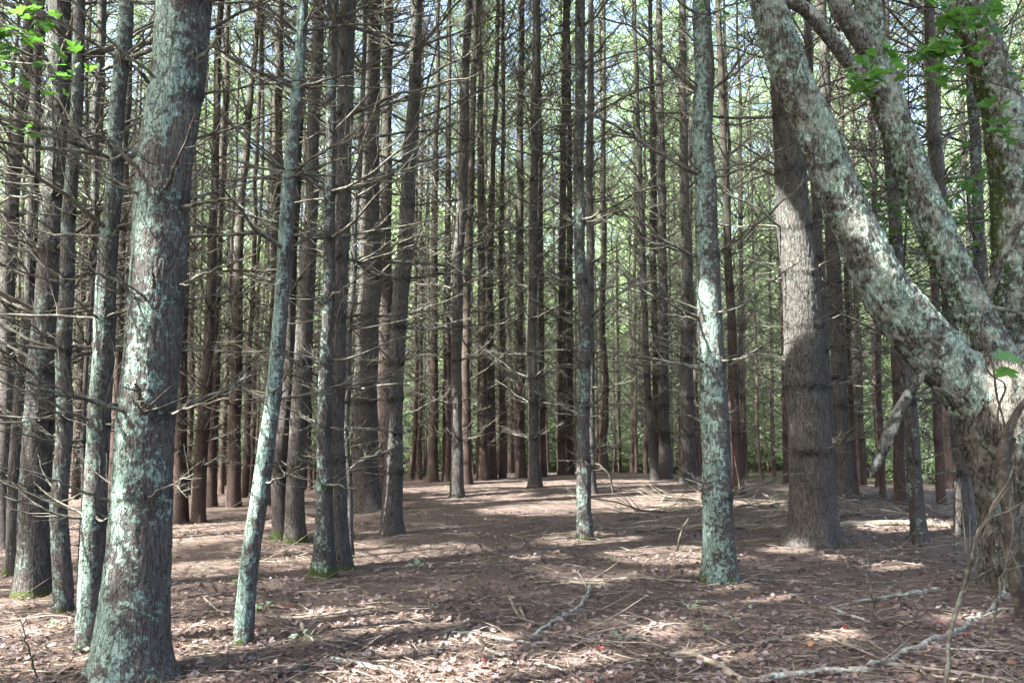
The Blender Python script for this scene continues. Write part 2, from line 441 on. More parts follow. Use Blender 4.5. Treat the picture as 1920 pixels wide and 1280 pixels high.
def branch_set(rs, O, D, L, r0, K=7, tw=7, lift=.22, S=5, tS=3, third=0, wob=.05, tr=.45):
    """main dead branches with side twigs; returns list of (verts, faces)"""
    out = []
    P = bezier_branches(rs, O, D, L, K, lift, wob)
    t = np.linspace(0, 1, K)
    R = r0[:, None] * (1 - .72 * t)[None]
    out.append(tubes(P, R, S))
    if tw:
        N = len(O); s = .18 + .8 * rs.rand(N, tw)
        idx = s * (K - 1); a = np.clip(idx.astype(int), 0, K - 2); fr = (idx - a)[..., None]
        nn = np.arange(N)[:, None]
        Q = P[nn, a] * (1 - fr) + P[nn, a + 1] * fr
        T = unit(P[nn, a + 1] - P[nn, a])
        side = unit(np.cross(T, np.array([0, 0, 1.0]))) * np.where(rs.rand(N, tw, 1) < .5, -1, 1)
        ang = np.radians(28 + 34 * rs.rand(N, tw, 1))
        DD = unit(T * np.cos(ang) + side * np.sin(ang) + np.array([0, 0, 1]) * (rs.randn(N, tw, 1) * .28 + .12))
        LL = (L[:, None] * (.55 * (1.15 - s)) * (.4 + .9 * rs.rand(N, tw)))
        RR = r0[:, None] * tr * (1 - .5 * s)
        Q = Q.reshape(-1, 3); DD = DD.reshape(-1, 3); LL = LL.ravel(); RR = RR.ravel()
        P2 = bezier_branches(rs, Q, DD, LL, 4, .14, .04)
        out.append(tubes(P2, RR[:, None] * np.array([1, .8, .6, .4])[None], tS))
        if third:
            M = len(Q); s3 = .3 + .65 * rs.rand(M, third)
            i3 = np.clip((s3 * 3).astype(int), 0, 2); nn = np.arange(M)[:, None]; f3 = (s3 * 3 - i3)[..., None]
            Q3 = P2[nn, i3] * (1 - f3) + P2[nn, i3 + 1] * f3
            D3 = unit(P2[nn, i3 + 1] - P2[nn, i3] + rs.randn(M, third, 3) * .012 * 0)
            D3 = unit(D3 + rs.randn(M, third, 3) * .5)
            L3 = LL[:, None] * (.25 + .35 * rs.rand(M, third))
            P3 = bezier_branches(rs, Q3.reshape(-1, 3), D3.reshape(-1, 3), L3.ravel(), 3, .1, .06)
            out.append(tubes(P3, (RR[:, None] * np.ones((1, third)) * .6).ravel()[:, None] * np.array([1, .75, .5])[None], 3))
    return out

def whorl_origins(rs, centre, zs, nper, lenf, el=(0, 28), thin=1.0):
    O, D, L, R = [], [], [], []
    for z in zs:
        m = rs.randint(nper[0], nper[1] + 1); a0 = rs.rand() * 6.28
        c, r = centre(z)
        for k in range(m):
            a = a0 + k * 6.283 / m + rs.randn() * .25
            e = math.radians(rs.uniform(*el) + 2.6 * min(max(z - 2.5, 0), 9))
            d = np.array([math.cos(a) * math.cos(e), math.sin(a) * math.cos(e), math.sin(e)])
            l = lenf(z, rs)
            O.append(c + d * r * .7 * np.array([1, 1, 0]) + np.array([0, 0, rs.randn() * .02])); D.append(d); L.append(l)
            R.append((.0055 + .0055 * min(l, 2.0)) * rs.uniform(.75, 1.25) * thin)
    return np.array(O), np.array(D), np.array(L), np.array(R)

def dead_len(z, rs, k=1.0):
    full = np.interp(z, [0, 1.2, 2.5, 4.5, 9, 12], [.4, 1.0, 1.5, 1.8, 2.1, 1.9]) * k
    if rs.rand() < .33: return full * rs.uniform(.12, .5)      # snapped short
    return full * rs.uniform(.6, 1.15)

CROWN_DATA = {}
# gaps in the canopy: lines of sight to the sun that stay free of needles (world point, radius)
GAPS = []
for gx, gy, gr in ((365,1188,.42),(330,1190,.3),(395,1062,.40),(350,1078,.3),(430,985,.35),(370,1010,.3),(640,1040,.35),(760,1040,.4),(860,1046,.4),(980,1040,.35),(730,1168,.38),(790,1172,.3),(885,1200,.32),(760,1212,.25),
                   (600,1150,.2),(850,1268,.3),(700,1262,.25),(1010,955,.4),(900,925,.45),(1120,935,.45),(1200,950,.4),(1080,905,.6),(950,905,.5),(1180,905,.5),(800,915,.4),(1250,925,.45),(1110,1012,.28),(1410,1112,.34),(1360,1118,.25),
                   (1565,1044,.15),(1635,1054,.26),(1475,1030,.12),(1680,1062,.3),(1730,988,.4),(1250,1040,.3),(1400,945,.4),(550,1060,.3),(60,1180,.3),(120,1230,.3),(20,1130,.3),(1560,1190,.22),(1080,1230,.25),(1350,1225,.22),(450,1240,.25),(1230,1180,.2),(620,1210,.2)):
    GAPS.append((hit(gx, gy), gr))
for gx, gy, gd, gr in ((1800,540,7.1,.3),(1850,610,7.1,.32),(1425,60,6.9,.2),(540,780,10.6,.35),(548,640,10.6,.35),(672,560,13.8,.5),(676,700,13.8,.4),(1236,720,22,.6),(1236,620,22,.6),(972,780,22,.6),(375,740,12,.4),(1082,360,10.5,.3),(225,960,5.1,.12)):
    GAPS.append((atdepth(gx, gy, gd), gr))
def gap_crown(me, loc, rz, sc, name='crown', zmin=0.0, m=None):
    m = m or CROWN_DATA[me.name]
    c, s_ = math.cos(rz), math.sin(rz)
    V = np.concatenate(m.v); Fm = [f for f in m.f]
    W = np.stack([(V[:, 0] * c - V[:, 1] * s_), (V[:, 0] * s_ + V[:, 1] * c), V[:, 2]], -1) * sc + np.asarray(loc)
    bad = np.zeros(len(W), bool)
    for p, r in GAPS:
        d = W - p; t = d @ SUN
        bad |= (np.linalg.norm(d - t[:, None] * SUN, axis=1) < r * (1.9 if p[1] > 9.5 and p[2] < 1.5 else (.8 if p[2] < .5 else .8))) & (t > 0)
    bad &= W[:, 2] > zmin
    if not bad.any(): return me or m.mesh(name, [M_TWIG, M_NEEDLE], smooth=False)
    g = MB(); g.v = m.v; g.c = m.c; g.n = m.n
    g.f = []; g.m = []
    for f, mm in zip(m.f, m.m):
        k = ~bad[f].any(1)
        if len(f) > 12: f, mm = f[k], mm[k]
        g.f.append(f); g.m.append(mm)
    return g.mesh(name, [M_TWIG, M_NEEDLE], smooth=False)

def needle_crown(seed, H=8.0, Lmax=2.4, tufts=24, blades=8, dens=5):
    rs = np.random.RandomState(seed)
    m = MB()
    zs = np.arange(0, H, .5)
    def cen(z): return np.array([0, 0, z]), .05
    prof = lambda z, rs: (np.interp(z / H, [0, .12, .45, .8, 1.0], [.75, 1.0, .85, .45, .1]) * Lmax + .15) * rs.uniform(.7, 1.15)
    O, D, L, R = whorl_origins(rs, cen, zs, (dens - 1, dens + 1), prof, el=(0, 30))
    K = 6
    P = bezier_branches(rs, O, D, L, K, .15, .05)
    v, f = tubes(P, R[:, None] * np.linspace(1, .3, K)[None], 4); m.add(v, f, 0)
    N = len(O); s = .25 + .78 * rs.rand(N, tufts) ** .7; s = np.minimum(s, 1.0)
    a = np.clip((s * (K - 1)).astype(int), 0, K - 2); fr = (s * (K - 1) - a)[..., None]; nn = np.arange(N)[:, None]
    Q = P[nn, a] * (1 - fr) + P[nn, a + 1] * fr
    T = unit(P[nn, a + 1] - P[nn, a])
    side = unit(np.cross(T, np.array([0, 0, 1.0])))
    off = rs.uniform(-1, 1, (N, tufts, 1)) * (.12 + .32 * (1.1 - s[..., None])) * L[:, None, None] * .8
    C = Q + side * off + T * np.abs(off) * .6 + np.array([0, 0, 1]) * (rs.randn(N, tufts, 1) * .07 + np.abs(off) * .15)
    # twig carrying each tuft
    tw = np.stack([Q, C], 2).reshape(-1, 2, 3)
    v, f = tubes(tw, np.full((len(tw), 2), .004), 3); m.add(v, f, 0)
    C = C.reshape(-1, 3); T = unit(T + side * np.sign(off) * .5 + [0, 0, .35]).reshape(-1, 3); M = len(C)
    dirs = unit(T[:, None] * .7 + rs.randn(M, blades, 3) * .55)
    ln = rs.uniform(.10, .19, (M, blades, 1))
    wv = unit(np.cross(dirs, rs.randn(M, blades, 3))) * .0105
    b0 = C[:, None] + rs.randn(M, blades, 3) * .035
    V = np.stack([b0 - wv, b0 + wv, b0 + dirs * ln], 2).reshape(-1, 3)
    m.add(V, np.arange(len(V)).reshape(-1, 3), 1)
    # leader
    v, f = tubes(np.array([[[0, 0, -.3], [0.03, 0, H * .5], [0, .04, H]]]), np.array([[.06, .035, .008]]), 6); m.add(v, f, 0)
    me = m.mesh('crown', [M_TWIG, M_NEEDLE], smooth=False); CROWN_DATA[me.name] = m
    return me

CROWNS = [needle_crown(100 + i, H=h, Lmax=2.05, tufts=38, blades=9) for i, h in enumerate((7.5, 8.5, 6.5))]
THIN_CROWNS = [needle_crown(120 + i, H=h, Lmax=l, tufts=7, blades=8, dens=4) for i, (h, l) in enumerate(((6.0, 1.9), (5.0, 2.1), (6.5, 1.7), (5.5, 1.8)))]
CROWN_Z = 9.0
g_rs = np.random.RandomState(5)

# traced trees: (label, kind, opts, [(px, py, width) from base upward])
TREES = [
 ('big lichen-plated pine at front left, thickest of the left trunks', dict(lich=.62, moss=.25, flare=.62, near=1, disp=.006, H=17, wh=(925, 770, 560, 372, 175), br=[
   (.017, [(300,182),(275,150),(250,122),(230,106)]), (.018, [(338,172),(360,130),(400,82),(424,55)]), (.019, [(290,376),(270,330),(225,278),(190,255),(148,243)]),
   (.014, [(322,382),(350,350),(376,318)]), (.015, [(335,392),(390,380),(440,370)]), (.012, [(262,560),(230,532),(180,510),(138,497)]), (.019, [(292,558),(289,535),(288,513)]),
   (.016, [(308,554),(350,526),(400,506),(482,480)]), (.013, [(240,768),(180,755),(120,742),(75,746)]), (.010, [(240,764),(150,744),(82,720)]), (.019, [(270,782),(266,748),(254,720)]),
   (.016, [(280,776),(330,765),(400,738),(462,719)]), (.012, [(300,780),(360,764),(432,744)]), (.011, [(225,942),(170,926),(118,905),(38,880)]), (.008, [(268,942),(302,915),(362,890)]), (.007, [(280,926),(318,939)])]),
  [(246,1265,122),(250,1200,124),(255,1100,117),(269,900,106),(279,740,102),(290,600,99),(302,400,98),(323,200,98),(347,0,98)]),
 ('grey pine with mossy foot, farthest left of the front trunks', dict(lich=.40, moss=.7, flare=.3, near=1, disp=.005),
  [(64,1115,58),(64,1050,56),(68,900,53),(78,740,50),(85,600,49),(95,400,45),(107,200,42),(115,0,38)]),
 ('slim speckled pine right of the mossy-footed grey pine', dict(lich=.46, moss=.5, flare=.2, near=1, disp=.003),
  [(115,1145,34),(113,1050,33),(115,900,30),(122,740,29),(123,600,27),(133,400,25),(143,200,22),(146,0,21)]),
 ('slim lichen-greened pine just left of the big lichen-plated pine', dict(lich=.56, moss=.4, flare=.3, near=1, disp=.003),
  [(168,1215,48),(175,1050,44),(180,900,41),(185,740,40),(195,600,38),(208,400,31),(221,200,28),(234,0,27)]),
 ('thin sapling pine between two slim grey trunks at left', dict(lich=.3, near=2), [(152,1112,11),(153,1000,10),(160,800,9),(168,600,8)]),
 ('slim mossy-based pine near the left edge of the photo', dict(lich=.25, moss=.8, near=1, disp=.003), [(22,1075,28),(27,900,26),(38,740,23),(52,600,22),(60,400,19),(66,300,18),(74,0,15)]),
 ('dark pine trunk cut by the left edge of the photo', dict(lich=.1, near=2), [(6,1030,32),(10,800,30),(13,600,28),(20,400,25),(42,200,21),(58,0,18)]),
 ('dark reddish pine seen between the slim greened pine and the big pine', dict(lich=.05), [(212,990,20),(215,800,18),(222,600,16),(232,400,14)]),
 ('dark straight pine just right of the big lichen-plated pine', dict(lich=.1), [(338,978,28),(338,800,26),(341,640,22),(346,400,18),(352,200,14)]),
 ('pine with a pale sunlit left edge, left of the leaning trunk', dict(lich=.15), [(373,980,25),(380,800,24),(391,640,20),(397,500,17),(404,300,14),(413,0,11)]),
 ('reddish pine just behind the one with a pale sunlit edge', dict(lich=.0), [(397,950,20),(399,800,19),(405,600,16),(412,400,14),(425,100,10)]),
 ('dark red-brown pine standing alone left of the leaning trunk', dict(lich=.0), [(438,950,25),(440,800,22),(443,640,20),(450,400,15),(468,200,12),(485,0,9)]),
 ('pine leaning right with a mossy green-streaked foot, behind the leaning trunk', dict(lich=.12, moss=.9, near=2), [(528,1012,33),(526,900,30),(530,800,29),(541,650,26),(548,500,22),(556,300,19),(566,100,15)]),
 ('tall dark slim pine rising behind the top of the leaning trunk', dict(lich=.0), [(508,945,21),(512,700,20),(516,500,18),(520,250,17),(524,0,15)]),
 ('pine with sunlit left side, joined at the foot to its mossy neighbour', dict(lich=.2, moss=.6, near=2), [(556,1015,38),(553,940,34),(557,840,33),(563,740,31),(569,640,31),(577,500,28),(582,400,25),(592,200,23),(600,0,20)]),
 ('left stem of the mossy twin pines, flecked with lichen', dict(lich=.50, moss=.9, flare=.55, near=1, disp=.004), [(604,1080,42),(605,1000,34),(606,900,30),(607,840,28),(612,640,25),(615,600,24),(617,400,22),(620,200,20),(626,0,19)]),
 ('right stem of the mossy twin pines, brown and nearly bare', dict(lich=.12, moss=.8, flare=.5, near=1, disp=.004), [(640,1066,36),(634,1000,33),(632,900,31),(631,700,30),(635,600,29),(641,400,29),(646,200,30),(652,0,31)]),
 ('very thin grey pine stem right of the mossy twin pines', dict(lich=.3, near=2), [(657,1045,15),(655,1000,13),(648,800,13),(652,640,12),(662,500,11),(674,300,10),(682,100,8)]),
 ('stout reddish pine with a sunlit patch, right of the thin grey stem', dict(lich=.05, moss=.4, near=2, flare=.3), [(692,958,52),(687,900,47),(685,840,46),(689,640,43),(693,500,42),(695,400,38),(697,200,34),(700,0,30)]),
 ('dark pine half hidden behind the stout reddish pine', dict(lich=.0), [(722,940,32),(722,800,28),(724,640,26),(722,400,21),(726,200,18)]),
 ('smooth brown pine leaning gently right, foot beside a sunny patch', dict(lich=.18, moss=.3, flare=.3, near=1, disp=.004), [(738,1000,40),(736,950,37),(737,800,33),(745,640,32),(749,600,31),(755,500,30),(763,400,28),(776,200,24),(781,0,21)]),
 ('olive-barked pine with green mossy foot, left of the centre mound', dict(lich=.08, moss=.6, near=2), [(858,932,26),(856,800,21),(856,640,20),(858,500,20),(870,300,19),(877,0,13)]),
 ('pale pine close behind the olive-barked pine', dict(lich=.0), [(877,908,20),(876,850,18),(874,700,18),(874,600,15),(884,300,13),(893,0,10)]),
 ('pine with sunlit flared foot on the back of the mound, left', dict(lich=.0, flare=.6), [(812,903,19),(813,700,16),(815,400,12),(820,150,9)]),
 ('dark pine between the sunlit flared foot and the olive-barked pine', dict(lich=.0), [(837,902,17),(838,700,15),(840,400,11)]),
 ('wide-footed red-brown pine near the crest, left of centre', dict(lich=.0), [(906,899,24),(905,800,20),(905,700,18),(902,500,14)]),
 ('slim pine overlapping the wide-footed red-brown pine', dict(lich=.0), [(926,897,16),(922,800,15),(918,600,14),(920,400,12),(929,200,9),(934,0,7)]),
 ('thin dark pine right of the overlapping pair near the crest', dict(lich=.0), [(943,896,13),(941,700,11),(940,500,9),(944,200,7)]),
 ('sun-striped reddish pine just left of the centre pine', dict(lich=.0), [(976,894,21),(975,800,20),(973,650,17),(974,450,15),(976,200,12),(979,0,9)]),
 ('plain olive-brown pine standing at the centre of the mound', dict(lich=.02, moss=.4, near=2), [(1003,913,27),(1001,850,20),(998,640,19),(1000,500,18),(1002,300,15),(1004,50,12)]),
 ('slim pine just right of the centre pine', dict(lich=.0), [(1020,893,11),(1016,700,11),(1014,400,9)]),
 ('reddish pine standing left of the lichen-spotted slender pine', dict(lich=.0), [(1054,890,16),(1053,700,15),(1055,450,13),(1058,200,12),(1060,0,9)]),
 ('dark pine hard behind the left side of the slender spotted pine', dict(lich=.0), [(1069,889,15),(1067,700,14),(1068,500,12)]),
 ('slender lichen-spotted pine with a crooked foot, right of centre', dict(lich=.42, moss=.5, flare=.25, near=1, disp=.003, hook=1), [(1095,1010,31),(1089,960,28),(1094,900,27),(1094,800,24),(1093,700,24),(1096,600,24),(1090,500,21),(1086,300,19),(1086,150,19),(1090,0,19)]),
 ('smooth dark pine directly behind the slender spotted pine', dict(lich=.0, near=2), [(1110,925,20),(1107,850,17),(1107,700,16),(1106,500,15),(1105,300,14),(1109,0,10)]),
 ('curved thin pine bowing away from the pine beside it on the right', dict(lich=.0, near=2), [(1228,900,16),(1220,800,13),(1213,700,13),(1209,600,12),(1203,400,10),(1198,250,8),(1190,50,7)]),
 ('pine with its left half brightly sunlit, right of the slender spotted pine', dict(lich=.0, near=2), [(1246,897,25),(1245,800,21),(1244,700,20),(1242,500,17),(1240,300,14),(1236,0,10)]),
 ('dark pine seen between the curved thin pine and its sunlit neighbour', dict(lich=.0), [(1232,893,16),(1230,700,14),(1226,500,12)]),
 ('broad red-brown pine left of the lichen-patched pine', dict(lich=.0, near=2), [(1290,905,31),(1288,800,26),(1289,700,25),(1290,600,22),(1284,400,18),(1280,200,15),(1278,0,12)]),
 ('lichen-patched pine in the right foreground with moss clumps', dict(lich=.60, moss=.7, flare=.48, near=1, disp=.004, wh=(930, 790, 680, 590, 478, 330, 170), br=[
   (.022, [(1312,328),(1250,295),(1185,258),(1138,220),(1070,203),(1000,203)]), (.019, [(1306,172),(1260,135),(1212,72),(1180,46),(1120,34)]), (.018, [(1328,172),(1365,146),(1400,92),(1425,50)]),
   (.018, [(1315,482),(1260,460),(1210,422),(1188,404)]), (.016, [(1310,596),(1260,572),(1204,534)]), (.015, [(1340,322),(1390,306),(1442,295)]), (.015, [(1340,482),(1385,442),(1422,414)]),
   (.019, [(1318,692),(1240,676),(1148,662)]), (.013, [(1350,692),(1400,668),(1445,638)]), (.011, [(1320,792),(1286,776)]), (.013, [(1350,930),(1420,912),(1480,885)]), (.012, [(1310,600),(1262,590),(1215,596)])]), [(1350,1090,62),(1347,1000,55),(1344,900,54),(1342,800,51),(1333,640,47),(1330,600,45),(1327,500,44),(1321,400,41),(1317,200,38),(1316,0,33)]),
 ('dark pine peeping out right of the lichen-patched pine', dict(lich=.0), [(1386,930,22),(1380,800,17),(1372,640,16),(1362,400,14),(1352,150,12)]),
 ('massive furrowed brown pine with sunlit spreading roots at right', dict(lich=.2, moss=.35, flare=.72, near=1, disp=.009, lobes=5), [(1524,1020,84),(1521,950,80),(1516,800,77),(1510,700,74),(1504,600,70),(1497,500,66),(1489,400,62),(1481,300,57),(1473,200,52),(1458,0,44)]),
 ('leaning slender trunk crusted with lichen, a bare peeled patch high up', dict(lich=.74, moss=.5, flare=.12, near=1, disp=.003, peel=(3.36, 3.75), wh=(742, 470, 325, 160), br=[
   (.013, [(560,165),(610,150),(670,128),(760,130)]), (.011, [(548,330),(600,312),(672,288)]), (.010, [(556,160),(500,110),(440,60)]), (.009, [(512,740),(540,700),(580,660)]), (.009, [(500,905),(540,890),(570,865)])]),
  [(457,1205,36),(460,1140,36),(467,1040,34),(484,940,35),(499,840,32),(512,740,29),(518,640,28),(523,600,28),(529,500,25),(539,400,26),(547,300,24),(558,160,21),(570,0,19)]),
 ('slim pine tucked against the right side of the massive furrowed pine', dict(lich=.05, near=2), [(1556,962,24),(1552,800,23),(1544,600,21),(1534,450,18),(1524,250,15)]),
 ('smooth dark pine standing right behind the massive furrowed pine', dict(lich=.08, near=2), [(1583,935,34),(1577,800,31),(1570,640,29),(1560,450,25),(1548,200,20)]),
 ('thin pale pine in the bright gap behind the massive pine', dict(lich=.0), [(1603,928,11),(1598,800,10),(1590,600,9),(1585,400,8)]),
 ('thin pine in the bright green gap under the leaning stem', dict(lich=.0), [(1655,935,11),(1651,800,10),(1646,650,10),(1640,450,8)]),
 ('red-brown pine behind the hanging broken branch', dict(lich=.0), [(1688,945,22),(1685,800,19),(1680,640,17),(1674,400,14)]),
 ('slim lichened pine right of the hanging broken branch', dict(lich=.34, moss=.2, near=1, disp=.002), [(1722,1015,29),(1715,900,26),(1706,750,25),(1697,640,24),(1684,500,23),(1673,350,22),(1662,200,19),(1650,0,16)]),
 ('sunlit reddish pine farther back at right, left of the lilac pine', dict(lich=.0), [(1768,945,17),(1762,850,16),(1757,740,15),(1752,500,14),(1746,200,12)]),
 ('lilac-brown sunlit pine left of the old many-stemmed tree', dict(lich=.06, near=2), [(1812,1003,36),(1806,900,32),(1798,800,30),(1786,640,27),(1770,450,24),(1752,250,21),(1745,80,18)]),
 ('slender lichened pine seen between the two right-hand stems', dict(lich=.45, near=2), [(1858,990,24),(1850,800,22),(1838,500,20),(1828,300,19),(1822,100,17)]),
]

PX_TREES = []     # ground positions already used
def hook_branches(root, seed, centre, whorls, ztop, dist, thinness=1.0, few=False):
    """every dead branch below the picture's top edge as a mesh of its own"""
    rs = np.random.RandomState(seed + 900)
    zs = [z for z in whorls if z < ztop]
    O, D, L, R = whorl_origins(rs, centre, zs, (3, 5) if few else (4, 7), lambda z, r: dead_len(z, r, .7 if few else .95), el=(-6, 30), thin=thinness)
    if len(O) > 96:
        k = np.sort(rs.permutation(len(O))[:96]); O, D, L, R = O[k], D[k], L[k], R[k]
    for i in range(len(O)):
        tw = int(rs.randint(4, 10) if L[i] > .45 else rs.randint(0, 3))
        m = MB()
        for v, f in branch_set(rs, O[i:i+1], D[i:i+1], L[i:i+1], R[i:i+1] * 1.1, K=9, tw=tw, lift=float(rs.uniform(-.08, .22)), S=6, tS=4, third=3 if L[i] > .7 else 0, wob=.032, tr=.4):
            m.add(v, f, 0)
        link('branch', m.mesh('branch', [M_TWIG]), root)

def traced_branch(root, rs, q, base, Y, mat=None, name='branch', twn=None):
    r0, pp = q
    n = len(pp); dy = rs.uniform(-.7, .35)
    P = np.array([atdepth(px, py, Y - .03 + dy * (i / (n - 1))) for i, (px, py) in enumerate(pp)]) - base
    t = np.linspace(0, 1, n); tt = np.linspace(0, 1, 14)
    P = np.stack([np.interp(tt, t, P[:, k]) for k in range(3)], -1)
    for _ in range(2): P[1:-1] = (P[:-2] + 2 * P[1:-1] + P[2:]) / 4
    ln = np.linalg.norm(P[-1] - P[0]); P[1:] += rs.randn(13, 3) * .006
    m = MB(); v, f = tubes(P[None], (r0 * (1 - .62 * tt))[None], 8); m.add(v, f, 0)
    k = twn if twn is not None else int(2 + ln * 6)
    if ln > .35 and k:
        i = rs.randint(3, 13, k); T = unit(P[i] - P[i - 1])
        D = unit(T + rs.randn(k, 3) * .55)
        for v, f in branch_set(rs, P[i], D, ln * rs.uniform(.12, .38, k), np.full(k, r0 * .38), K=6, tw=2, S=5, tS=3, lift=.1): m.add(v, f, 0)
    link(name, m.mesh(name, [mat or M_TWIG]), root)

def traced_tree(idx, label, o, pts):
    seed = 1000 + idx
    rs = np.random.RandomState(seed)
    base = hit(pts[0][0], pts[0][1])
    Y = base[1]; near = o.get('near', 0)
    W = [atdepth(px, py, Y) for px, py, w in pts]
    rad = [w / 2 / F * np.dot(p - CAM, FW) for p, (px, py, w) in zip(W, pts)]
    H = o.get('H', rs.uniform(15.5, 18.5))
    cz = [p[2] - base[2] for p in W]; cx = [p[0] - base[0] for p in W]; cr = list(rad)
    cz[0] = 0; cx[0] = 0
    # continue above the traced part
    dx = (cx[-1] - cx[0]) / max(cz[-1] - cz[0], .5)
    dx = np.clip(dx, -.07, .07)
    zt = cz[-1]; rt = cr[-1]
    CZ = CROWN_Z if near == 1 else (10.5 if Y < 13 else 13.0)
    for k in (0.33, .66, 1.0):
        z = zt + (CZ + 1.0 - zt) * k
        if z > zt + .2: cz.append(z); cx.append(cx[-1] + dx * .6 * (CZ + 1 - zt) / 3); cr.append(max(rt * (1 - .45 * k), .04))
    cz = [-.5] + cz; cx = [cx[0]] + cx; cr = [cr[0]] + cr
    cyy = [0.0] * len(cz)
    step = rs.uniform(.52, .74)
    whorls = list(np.cumsum(rs.uniform(.8, 1.25, 40) * step) + rs.uniform(.2, .6)); whorls = [w for w in whorls if w < CZ + .6]
    if 'wh' in o:
        wz = [float(atdepth(960, yy, Y)[2] - base[2]) for yy in o['wh']]
        whorls = sorted(wz + [w for w in whorls if w > max(wz) + .4])
    root = empty('pine_tree', base, label, 'pine tree')
    if near == 1: sides, dz = int(np.clip(2 * math.pi * rad[0] / .010, 40, 150)), .018
    elif near == 2: sides, dz = 28, .04
    else: sides, dz = 18, .06
    me, centre = trunk_mesh(cz, cx, cyy, cr, seed, whorls, -.35, cz[-1], sides, dz, flare=o.get('flare', .3), lich=o.get('lich', .1), moss=o.get('moss', .15),
                            disp=o.get('disp', 0), mat=M_BARK if near else M_BARK_FAR, lobes=o.get('lobes', 4))
    link('trunk', me, root)
    ztop = 1.6 + .54 * Y + .3
    for q in o.get('br', ()):
        traced_branch(root, rs, q, base, Y)
    if near:
        hook_branches(root, seed, centre, whorls, min(ztop, CROWN_Z), Y, few='br' in o)
    zs = [w for w in whorls if w > (ztop if near else 0)]
    m = MB()
    if zs:
        O, D, L, R = whorl_origins(rs, centre, zs, (5, 7), dead_len, el=(-8, 36))
        for v, f in branch_set(rs, O, D, L, R * 1.1, K=6, tw=11, third=0 if near == 1 else 2, S=4, wob=.032, tr=.42): m.add(v, f, 0)
        link('dead_crown', gap_crown(None, np.array(base), 0, 1.0, 'dead_crown', 4.5, m), root)
    c, r = centre(cz[-1] - .3)
    dense = near == 1 or Y < 12
    rz = rs.rand() * 6.28; s = rs.uniform(.9, 1.12)
    cm = gap_crown((CROWNS if dense else THIN_CROWNS)[idx % 3], np.array(base) + c - [0, 0, .6], rz, s)
    cr_ = link('crown', cm, root, loc=c - [0, 0, .6]); cr_.rotation_euler = (0, 0, rz); cr_.scale = (s, s, s)
    PX_TREES.append((base[0], base[1]))
    return root, centre, base

BUILT = [traced_tree(i, *t) for i, t in enumerate(TREES)]

# ------------------------------------------------------------------ the crowd of pines behind: a few kinds, copied
def far_kind(seed, H):
    rs = np.random.RandomState(seed)
    cz = np.linspace(-.6, H, 9); lean = rs.randn(2) * .012
    cx = lean[0] * cz + rs.randn(9) * .03; cyy = lean[1] * cz + rs.randn(9) * .03
    cx -= cx[0]; cyy -= cyy[0]
    r0 = rs.uniform(.06, .115)
    cr = np.interp(cz, [-.6, 1, H], [r0 * 1.1, r0, r0 * .42])
    whorls = [w for w in np.cumsum(rs.uniform(.75, 1.3, 60) * .62) + .3 if w < H]
    me, centre = trunk_mesh(cz, cx, cyy, cr, seed, whorls, -.6, H, 12, .11, flare=.3, lich=.12, moss=.1, mat=M_BARK_FAR)
    O, D, L, R = whorl_origins(rs, centre, [w for w in whorls if w > .5 and (w < 6.5 or rs.rand() < .55)], (4, 6), dead_len, el=(-8, 38))
    m = MB()
    for v, f in branch_set(rs, O, D, L, R * 1.15, K=5, tw=9, third=2, S=3, wob=.035, tr=.45): m.add(v, f, 0)
    dm = m.mesh('dead_crown', [M_TWIG]); CROWN_DATA[dm.name] = m
    return me, dm, centre(H - .6)[0]
KINDS = [far_kind(300 + i, h) for i, h in enumerate((12.5, 13.5, 11.6, 14.0, 12.0, 13.0, 11.0))]

def project(p):
    d = np.asarray(p) - CAM; z = d @ FW
    return 960 + F * (d @ RT) / z, 640 - F * (d @ UP) / z, z

